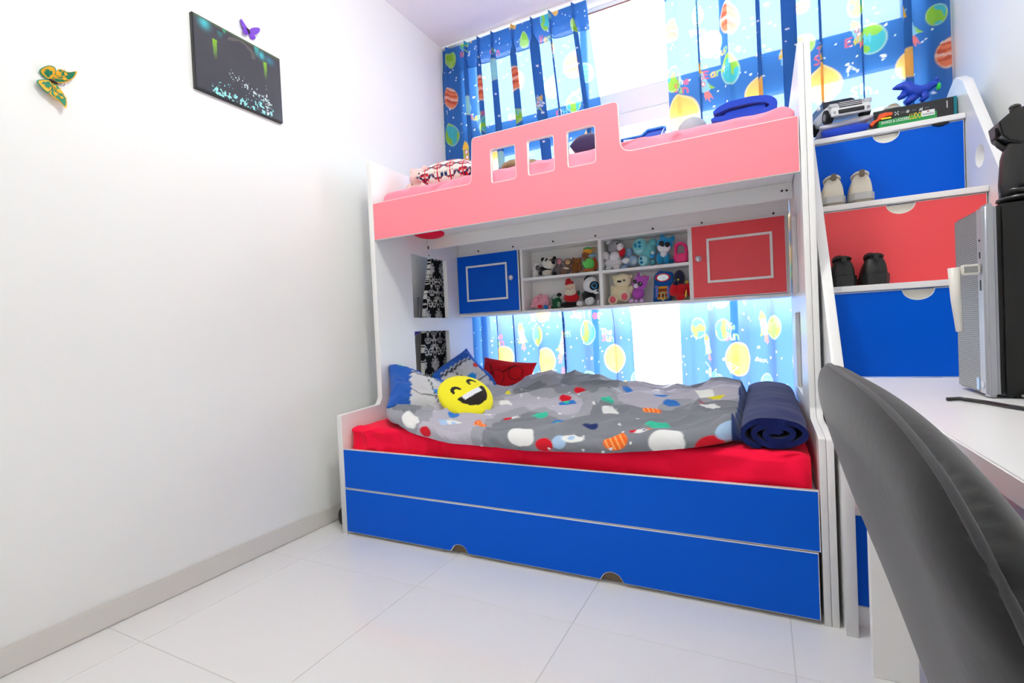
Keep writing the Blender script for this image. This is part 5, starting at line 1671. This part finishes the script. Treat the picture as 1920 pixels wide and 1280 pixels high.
B().box(-W2 * .8, W2 * .8, -.008, .076, .0795, .084).xf(MX).build('roof', M_cb, car, bevel=.002, smooth=True)
B().box(-.030, .030, -.0895, -.084, .031, .046).xf(MX).build('grille', M_cb, car, bevel=.001)
for k in range(3):
    B().box(-.030, .030, -.0910, -.088, .0325 + k * .005, .0350 + k * .005).xf(MX).build('grille_bar', M_chr, car)
for sx in (-1, 1):
    B().box(sx * .045 - .011, sx * .045 + .011, -.0895, -.080, .034, .045).xf(MX).build('headlight', M_chr, car, bevel=.002)
    B().cyl((sx * .044, -.0905, .018), (sx * .044, -.085, .018), .005, 10).xf(MX).build('fog_lamp', M_chr, car)
    B().box(sx * .060 - .004, sx * .060 + .004, -.028, -.016, .056, .066).xf(MX).build('mirror', M_cw, car, bevel=.002)
B().box(-W2, W2, -.0905, -.080, .008, .030).xf(MX).build('bumper', M_cw, car, bevel=.003)
B().box(-.034, .034, -.0925, -.088, .012, .024).xf(MX).build('air_intake', M_cb, car, bevel=.002)
for sx in (-1, 1):
    for yy in (-.055, .055):
        wb = B().cyl((sx * .040, yy, .020), (sx * .058, yy, .020), .020, 18).xf(MX).build('wheel', mat('tyre', (20, 20, 21), .8), car, smooth='auto')
        B().cyl((sx * .058, yy, .020), (sx * .0590, yy, .020), .011, 12).xf(MX).build('hub', M_chr, wb)
# game boxes
M_icd_ = mat('fine_print_grey', (140, 140, 140), .6)
bx_ = thing('board_game_box', (f4(890, 520, .83).x, .845, TT), 'green snakes and ladders and ludo board game box on the top stair', 'game box')
xa, xb = f4(672, 520, .828).x, f4(1107, 470, .828).x
z0b, z1b = TT, at(1756, 207, 'y', .828).z
M_gg = mat('box_green', (20, 150, 72), .4)
B().box(xa, xb, .828, .888, z0b, z1b).build('carton', M_gg, bx_, bevel=.001, seg=1)
xo = lambda f: xa + (xb - xa) * f
text_mesh('title_print', 'SNAKES & LADDERS', .0165, lambda u, v, w: (xo(.04) + u, .8275 - w, z0b + .015 + v), .0003, mat('print_white', (240, 240, 240), .5), bx_, sx=.62)
text_mesh('title_print', 'LUDO', .033, lambda u, v, w: (xo(.535) + u, .8275 - w, z0b + .014 + v), .0003, mat('print_yellow', (245, 215, 50), .5), bx_, sx=.42)
B().box(xo(.745), xo(.965), .8272, .828, z0b + .016, z0b + .038).build('maker_plate', mat('print_white', (240, 240, 240), .5), bx_)
for k in range(9):
    B().box(xo(.765 + .021 * k), xo(.777 + .021 * k), .8268, .8272, z0b + .020, z0b + .020 + (.006 if k % 3 else .008)).build('maker_print', M_icd_, bx_)
plate('maker_mark', [[(xo(.855) + .004 * math.cos(t), z0b + .033 + .0025 * math.sin(t)) for t in np.linspace(0, 6.28, 10, endpoint=False)]], XZ, .8268, .8272, mat('mark_red', (150, 40, 50), .5), bx_)
B().box(xo(.04), xo(.22), .8274, .828, z0b + .034, z0b + .040).build('ribbon_print', mat('print_yellow', (245, 215, 50), .5), bx_)
gb = thing('game_carton', (2.30, .97, TT), 'black flat game carton with small grey icons and a teal end', 'game box')
GY = .893
xa2, xb2 = f4(632, 450, GY).x, min(2.470, f4(1232, 380, GY).x)
zt2 = at(1790, 180, 'y', GY).z
B().box(xa2, xb2, GY, 1.05, TT, zt2).build('carton', mat('carton_black', (34, 34, 37), .45), gb, bevel=.001, seg=1)
B().box(xb2, xb2 + .010, GY - .001, 1.051, TT, zt2 + .0005).build('end_panel', mat('carton_teal', (0, 120, 135), .4), gb)
M_icon = mat('icon_grey', (190, 190, 192), .5); M_icd = mat('icon_dark', (78, 78, 80), .5)
for k, fx in enumerate((.30, .44, .60)):
    x = xa2 + (xb2 - xa2) * fx
    for r, zz_ in enumerate((zt2 - .024, zt2 - .050)):
        w = .007
        if k == 0:
            for dx in (-1, 0, 1):
                for dz_ in ((-1, 1) if dx else (0,)):
                    B().box(x + dx * .005 - .0024, x + dx * .005 + .0024, GY - .0005, GY, zz_ + dz_ * .005 - .0024, zz_ + dz_ * .005 + .0024).build('icon', M_icon, gb)
        elif k == 1:
            plate('icon', [fillet([(x - w, zz_ - w * .6), (x + w * .3, zz_ - w), (x + w, zz_ + w * .3), (x - w * .2, zz_ + w)], .003, 3)], XZ, GY - .0005, GY, M_icon, gb)
        else:
            plate('icon', [[(x - w, zz_ - w), (x + w, zz_ - w), (x + w, zz_ + w), (x + w * .4, zz_ + w * .1), (x - w * .3, zz_ + w * .7), (x - w * .3, zz_)]], XZ, GY - .0005, GY, M_icon, gb)
        B().box(x + .013, x + .028, GY - .0003, GY, zz_ - .004, zz_ + .004).build('icon_text', M_icd, gb)
B().box(xb2 - .022, xb2 - .018, GY - .0005, GY, zt2 - .040, zt2 - .012).build('side_print', M_icon, gb)
# blue toy dinosaur lying on the carton
dn = thing('toy_dinosaur', (f4(960, 290, .935).x, .935, zt2), 'blue toy dinosaur with a green tip lying on the black game carton', 'toy')
M_db = mat('dino_blue', (16, 62, 190), .45)
D = lambda x, y: f4(x, y + 6, .935)
dz_off = 0
sh = lambda v: Vector((v.x, v.y, v.z + max(0, dz_off)))
B().tube([sh(D(*q)) for q in ((1122, 215), (1080, 225), (1020, 262), (960, 285), (900, 265), (880, 235), (850, 240), (810, 250), (775, 262))], [.010, .014, .018, .026, .024, .020, .016, .011, .004], 12).build('body', M_db, dn, smooth=True)
B().tube([sh(D(*q)) for q in ((870, 290), (845, 318), (815, 335))], [.016, .012, .008], 10).build('arm', M_db, dn, smooth=True)
B().tube([sh(D(*q)) for q in ((950, 300), (905, 345), (870, 372))], [.020, .015, .012], 10).build('leg', M_db, dn, smooth=True)
B().tube([sh(D(*q)) for q in ((1000, 290), (1020, 325), (985, 352))], [.018, .013, .010], 10).build('leg', M_db, dn, smooth=True)
B().tube([sh(D(*q)) for q in ((1105, 200), (1100, 180), (1106, 170))], [.007, .005, .002], 8).build('horn', M_db, dn, smooth=True)
B().ell(sh(D(1118, 240)), (.008, .014, .016)).build('tip', mat('toy_green', (40, 205, 80), .4), dn, smooth=True)
# grey toy piece on the carton, orange blaster piece, green ball
gp = thing('toy_spacecraft', (f4(770, 365, .93).x, .93, zt2), 'pale grey toy spacecraft piece lying on the black game carton', 'toy')
g_c = f4(775, 370, .93)
M_lg = mat('toy_grey', (190, 190, 182), .5)
B().box(g_c.x - .035, g_c.x + .022, .905, .955, zt2 + .0005, zt2 + .016).build('hull', M_lg, gp, bevel=.005, smooth=True)
B().ell((g_c.x, .93, zt2 + .018), (.02, .018, .012)).build('canopy', mat('toy_tan', (170, 150, 110), .5), gp, smooth=True)
plate('wing', [[(g_c.x - .04, zt2 + .006), (g_c.x + .03, zt2 + .012), (g_c.x + .01, zt2 + .032)]], XZ, .928, .932, M_lg, gp)
og = thing('toy_blaster', (f4(690, 490, .86).x, .86, TT), 'orange toy blaster piece lying beside the green game box', 'toy')
M_og = mat('toy_orange', (240, 85, 30), .4)
O = lambda x, y: (f4(x, y, .862).x, f4(x, y, .862).z)
lpz = [O(*q) for q in ((600, 540), (625, 512), (655, 500), (672, 462), (715, 448), (772, 444), (770, 468), (730, 478), (690, 500), (650, 522), (620, 556))]
mn = min(q[1] for q in lpz)
lpz = [(a, max(b, TT + .002)) for a, b in lpz]
plate('shell', [lpz], XZ, .852, .874, M_og, og, .003)
B().ell((f4(640, 545, .86).x, .888, TT + .014), (.022, .018, .014)).build('barrel', mat('toy_dark_grey', (95, 95, 92), .5), og, smooth=True)
bl_ = f4(668, 408, .95)
tag(B().ell((xa2 - .022, 1.02, TT + .045), (.022, .022, .045)).build('toy_bottle', mat('toy_green', (40, 205, 80), .4), smooth=True), 'green toy bottle standing behind the orange toy piece', 'toy')
# black strap caught under the top tread
sp0 = [f4(q, r, .818) for q, r in ((1075, 522), (1110, 530), (1150, 522), (1200, 506))]
tag(B().tube([Vector((p.x, .8225, TZ[4] - .024 - .004 * math.sin(k))) for k, p in enumerate(sp0)], [.003, .007, .008, .003], 8).build('strap', M_black, smooth=True), 'short black strap caught between the top drawer and the tread', 'strap')

# ------------------------------------------------------------------ things on the upper bunk
UZ = 1.652
tb = thing('teddy_bear', (.16, .5, UZ), 'pale pink teddy bear sitting on the upper bunk beside the patterned cushion', 'teddy bear')
M_pk = plush(240, 208, 200)
hb = at(786, 334, 'y', .55); TYB = .55
B().ell((hb.x, TYB, hb.z), (.056, .05, .05)).build('head', M_pk, tb, smooth=True)
for sx in (-.042, .04):
    B().ell((hb.x + sx, TYB, hb.z + .042), (.02, .014, .02)).build('ear', M_pk, tb, smooth=True)
B().ell((hb.x + .03, TYB - .045, hb.z - .01), (.024, .02, .02)).build('muzzle', M_pk, tb, smooth=True)
B().ell((hb.x + .045, TYB - .06, hb.z), (.006, .005, .005)).build('nose', gloss(40, 30, 30), tb, smooth=True)
B().ell((hb.x, TYB + .02, (UZ + hb.z) / 2), (.058, .055, (hb.z - UZ) / 2 + .002)).build('body', M_pk, tb, smooth=True)
for sx in (-.055, .055):
    B().ell((hb.x + sx * .9, TYB - .02, UZ + .05), (.024, .03, .05)).build('arm', M_pk, tb, smooth=True)
    B().ell((hb.x + sx, TYB - .03, UZ + .026), (.026, .05, .026)).build('leg', M_pk, tb, smooth=True)


def paint_ogee(u, v):
    c = np.empty(u.shape + (3,)); c[:] = rgb3(232, 222, 216)
    pu, pv = .11, .14
    u, v = v, u
    a = (u / pu) % 1; b = (v / pv) % 1
    w = .25 * np.sin(2 * np.pi * v / pv)
    for k in (-1, 0, 1, 2):
        for sgn in (-1, 1):
            d = np.abs(a - (.5 * k + sgn * w * .5 + (.25 if sgn > 0 else .25)))
            c[d < .035] = rgb3(30, 36, 84)
    for ou, ov in ((.25, .25), (.75, .75), (.25, .75), (.75, .25)):
        du, dv_ = (a - ou) * pu, (b - ov) * pv
        r = np.hypot(du, dv_); an = np.arctan2(dv_, du)
        m = (r < .019 * (.55 + .45 * np.cos(4 * an))) | ((np.abs(r - .021) < .0035) & (np.cos(8 * an) > -.2))
        c[m] = rgb3(205, 28, 44)
    return c


pcx = at(836, 345, 'y', .40)
pillow('cushion', (pcx.x + .035, .40, UZ + .050), (.31, .17, .13), (math.radians(10), 0, math.radians(4)), M_print, paint_ogee, 'patterned red and navy cushion on the pink upper bunk', 'cushion', n=120, arc=True, zmin=UZ - .003)
# folded royal blue blanket
fb = thing('folded_blanket', (1.70, .60, UZ), 'royal blue fleece blanket folded on the pink sheet of the upper bunk', 'blanket')


def ribbon(name, path, th, y0, y1, m, parent, ny=26, wob=.006):
    """thick cloth strip following a 2D path (x, z), lying along y"""
    pts = []
    n = len(path)
    for i in range(n - 1):
        p0, p1, p2, p3 = (Vector(path[max(0, min(n - 1, i + k - 1))]) for k in range(4))
        for k in range(7):
            t = k / 7
            pts.append(.5 * ((2 * p1) + (p2 - p0) * t + (2 * p0 - 5 * p1 + 4 * p2 - p3) * t * t + (3 * p1 - p0 - 3 * p2 + p3) * t ** 3))
    pts.append(Vector(path[-1]))
    o1, o2 = [], []
    for k, q in enumerate(pts):
        t = (pts[min(k + 1, len(pts) - 1)] - pts[max(k - 1, 0)]).normalized()
        nr = Vector((-t.y, t.x))
        e = math.sqrt(max(.05, 1 - (2 * k / (len(pts) - 1) - 1) ** 8))
        o1.append(q + nr * th / 2 * e); o2.append(q - nr * th / 2 * e)
    prof = np.array([tuple(v) for v in o1 + o2[::-1]])
    ys = np.linspace(y0, y1, ny)
    Pz = np.zeros((len(prof), ny, 3))
    for j, y in enumerate(ys):
        Pz[:, j, 0] = prof[:, 0] + wob * fbm(prof[:, 0] * 12, np.full(len(prof), y * 8.), 2)
        Pz[:, j, 1] = y + .02 * fbm(prof[:, 0] * 7, prof[:, 1] * 7, 1)
        Pz[:, j, 2] = prof[:, 1] + wob * fbm(prof[:, 0] * 14 + 3, np.full(len(prof), y * 10.), 2)
    o = grid_mesh(name, Pz, m, parent, closed_u=True)
    N = len(prof)
    for j in (0, ny - 1):
        bb = B()
        for k in range(len(pts) - 1):
            bb.add([tuple(Pz[k, j]), tuple(Pz[k + 1, j]), tuple(Pz[N - 2 - k, j]), tuple(Pz[N - 1 - k, j])], [(0, 1, 2, 3)])
        bb.build('cloth_edge', m, o, smooth=True)
    return o


YB_ = .40
bp_ = lambda *q: [(at(x, y, 'y', YB_).x, at(x, y, 'y', YB_).z) for x, y in q]
rb1 = bp_((1334, 240), (1375, 236), (1415, 229), (1440, 222), (1448, 210), (1436, 202), (1405, 204), (1365, 214), (1338, 228))
dz0 = UZ + .016 - min(q[1] for q in rb1)
rb1 = [(x, z + dz0) for x, z in rb1]
ribbon('fold', rb1, .024, YB_ - .04, YB_ + .34, M_royal, fb)
rb2 = [(x, z + dz0) for x, z in bp_((1358, 231), (1395, 222), (1425, 215), (1434, 212))]
ribbon('fold', rb2, .022, YB_ - .03, YB_ + .33, M_royal, fb)
tag(B().ell((at(1298, 240, 'y', .55).x, .55, UZ + .06), (.062, .07, .06)).build('grey_cushion', mat('grey_knit', (176, 178, 186), .9, bump=.3, bscale=200), smooth=True), 'light grey round cushion beside the folded blue blanket on the upper bunk', 'cushion')
# blue storage tub with papers
tu = thing('storage_tub', (1.28, .64, UZ), 'blue plastic storage tub with a stepped rim holding papers on the upper bunk', 'storage tub')
M_tub = mat('tub_blue', (34, 84, 205), .35)
YT = .70
tx = lambda px, py: at(px, py, 'y', YT)
t0, t1 = tx(1150, 262).x, tx(1247, 240).x
zr, zm, xm0, xm1 = tx(1240, 239).z, tx(1190, 258).z, tx(1203, 250).x, tx(1214, 244).x
rim_ = [(t0, zm), (xm0, zm), (xm1, zr), (t1, zr)]
plate('side_wall', [fillet([(t0, UZ), (t1, UZ), (t1, zr), (xm1, zr), (xm0, zm), (t0, zm)], [.004, .004, .012, .012, .012, .004], 4)], XZ, YT, YT + .004, M_tub, tu)
plate('side_wall', [fillet([(t0, UZ), (t1, UZ), (t1, UZ + .055), (t0, UZ + .05)], .004, 3)], XZ, YT - .174, YT - .17, M_tub, tu)
B().box(t0, t0 + .004, YT - .17, YT, UZ, zm).build('end_wall', M_tub, tu)
B().prism([(YT - .17, UZ), (YT, UZ), (YT, zr - .006), (YT - .02, zr - .012), (YT - .17, UZ + .05)], YZ, t1 - .004, t1).build('end_wall', M_tub, tu)
B().box(t0 + .004, t1 - .004, YT - .17, YT, UZ, UZ + .004).build('base', M_tub, tu)
rl = fillet(rim_ + [(t1, zr - .02)], [0, .012, .012, .014, 0], 5)
B().tube([(x, YT - .003, z) for x, z in rl], .0075, 8).build('rim', mat('tub_rim_blue', (70, 140, 225), .3), tu, smooth=True)
pa = thing('paper_sheet', (t0 + .1, YT - .1, UZ), 'white paper sheet with a small ink drawing leaning inside the blue tub', 'paper')
MP = Matrix.Translation((t0 + .115, YT - .04, tx(1200, 268).z - .085)) @ Matrix.Rotation(.12, 4, 'Y') @ Matrix.Rotation(-.25, 4, 'X')
B().box(-.075, .085, 0, .0012, .006, .105).xf(MP).build('sheet', mat('paper_white', (225, 230, 240), .8), pa)
B().tube([(-.02, -.0006, .07), (.0, -.0006, .08), (.02, -.0006, .072), (.01, -.0006, .062), (.03, -.0006, .066)], .002, 5).xf(MP).build('ink_drawing', M_dark, pa)
# bits seen through the rail windows
tag(B().ell((.735, .49, UZ + .039), (.085, .09, .040)).ell((.785, .55, UZ + .045), (.05, .06, .046)).build('folded_throw', mat('brown_knit', (150, 126, 92), .95, bump=.4, bscale=150), smooth=True), 'brown knitted throw lying on the upper bunk behind the rail window', 'throw')
pillow('pillow', (.965, .635, UZ + .060), (.22, .27, .13), (math.radians(12), 0, .2), mat('white_cotton', (232, 228, 222), .9), None, 'white pillow lying behind the middle rail window of the upper bunk', wob=.02, zmin=UZ - .003)
pillow('cushion', (1.115, .42, UZ + .048), (.14, .15, .10), (math.radians(10), 0, .1), mat('plum_velvet', (72, 62, 108), .9, sheen=.4), None, 'dark purple cushion lying behind the rail window on the upper bunk', 'cushion', zmin=UZ - .003)
# red sheet corner sagging under the upper deck
rc = at(772, 447, 'y', .62)
hs = B().ell((max(.10, rc.x), .62, 1.487), (.085, .10, .030))
hs.v = [(x, y, min(z, 1.4882 + .0006 * math.sin(x * 90))) for x, y, z in hs.v]
tag(hs.build('hanging_sheet', M_sheet, smooth=True), 'red sheet corner sagging below the upper bunk deck near the end panel', 'sheet')
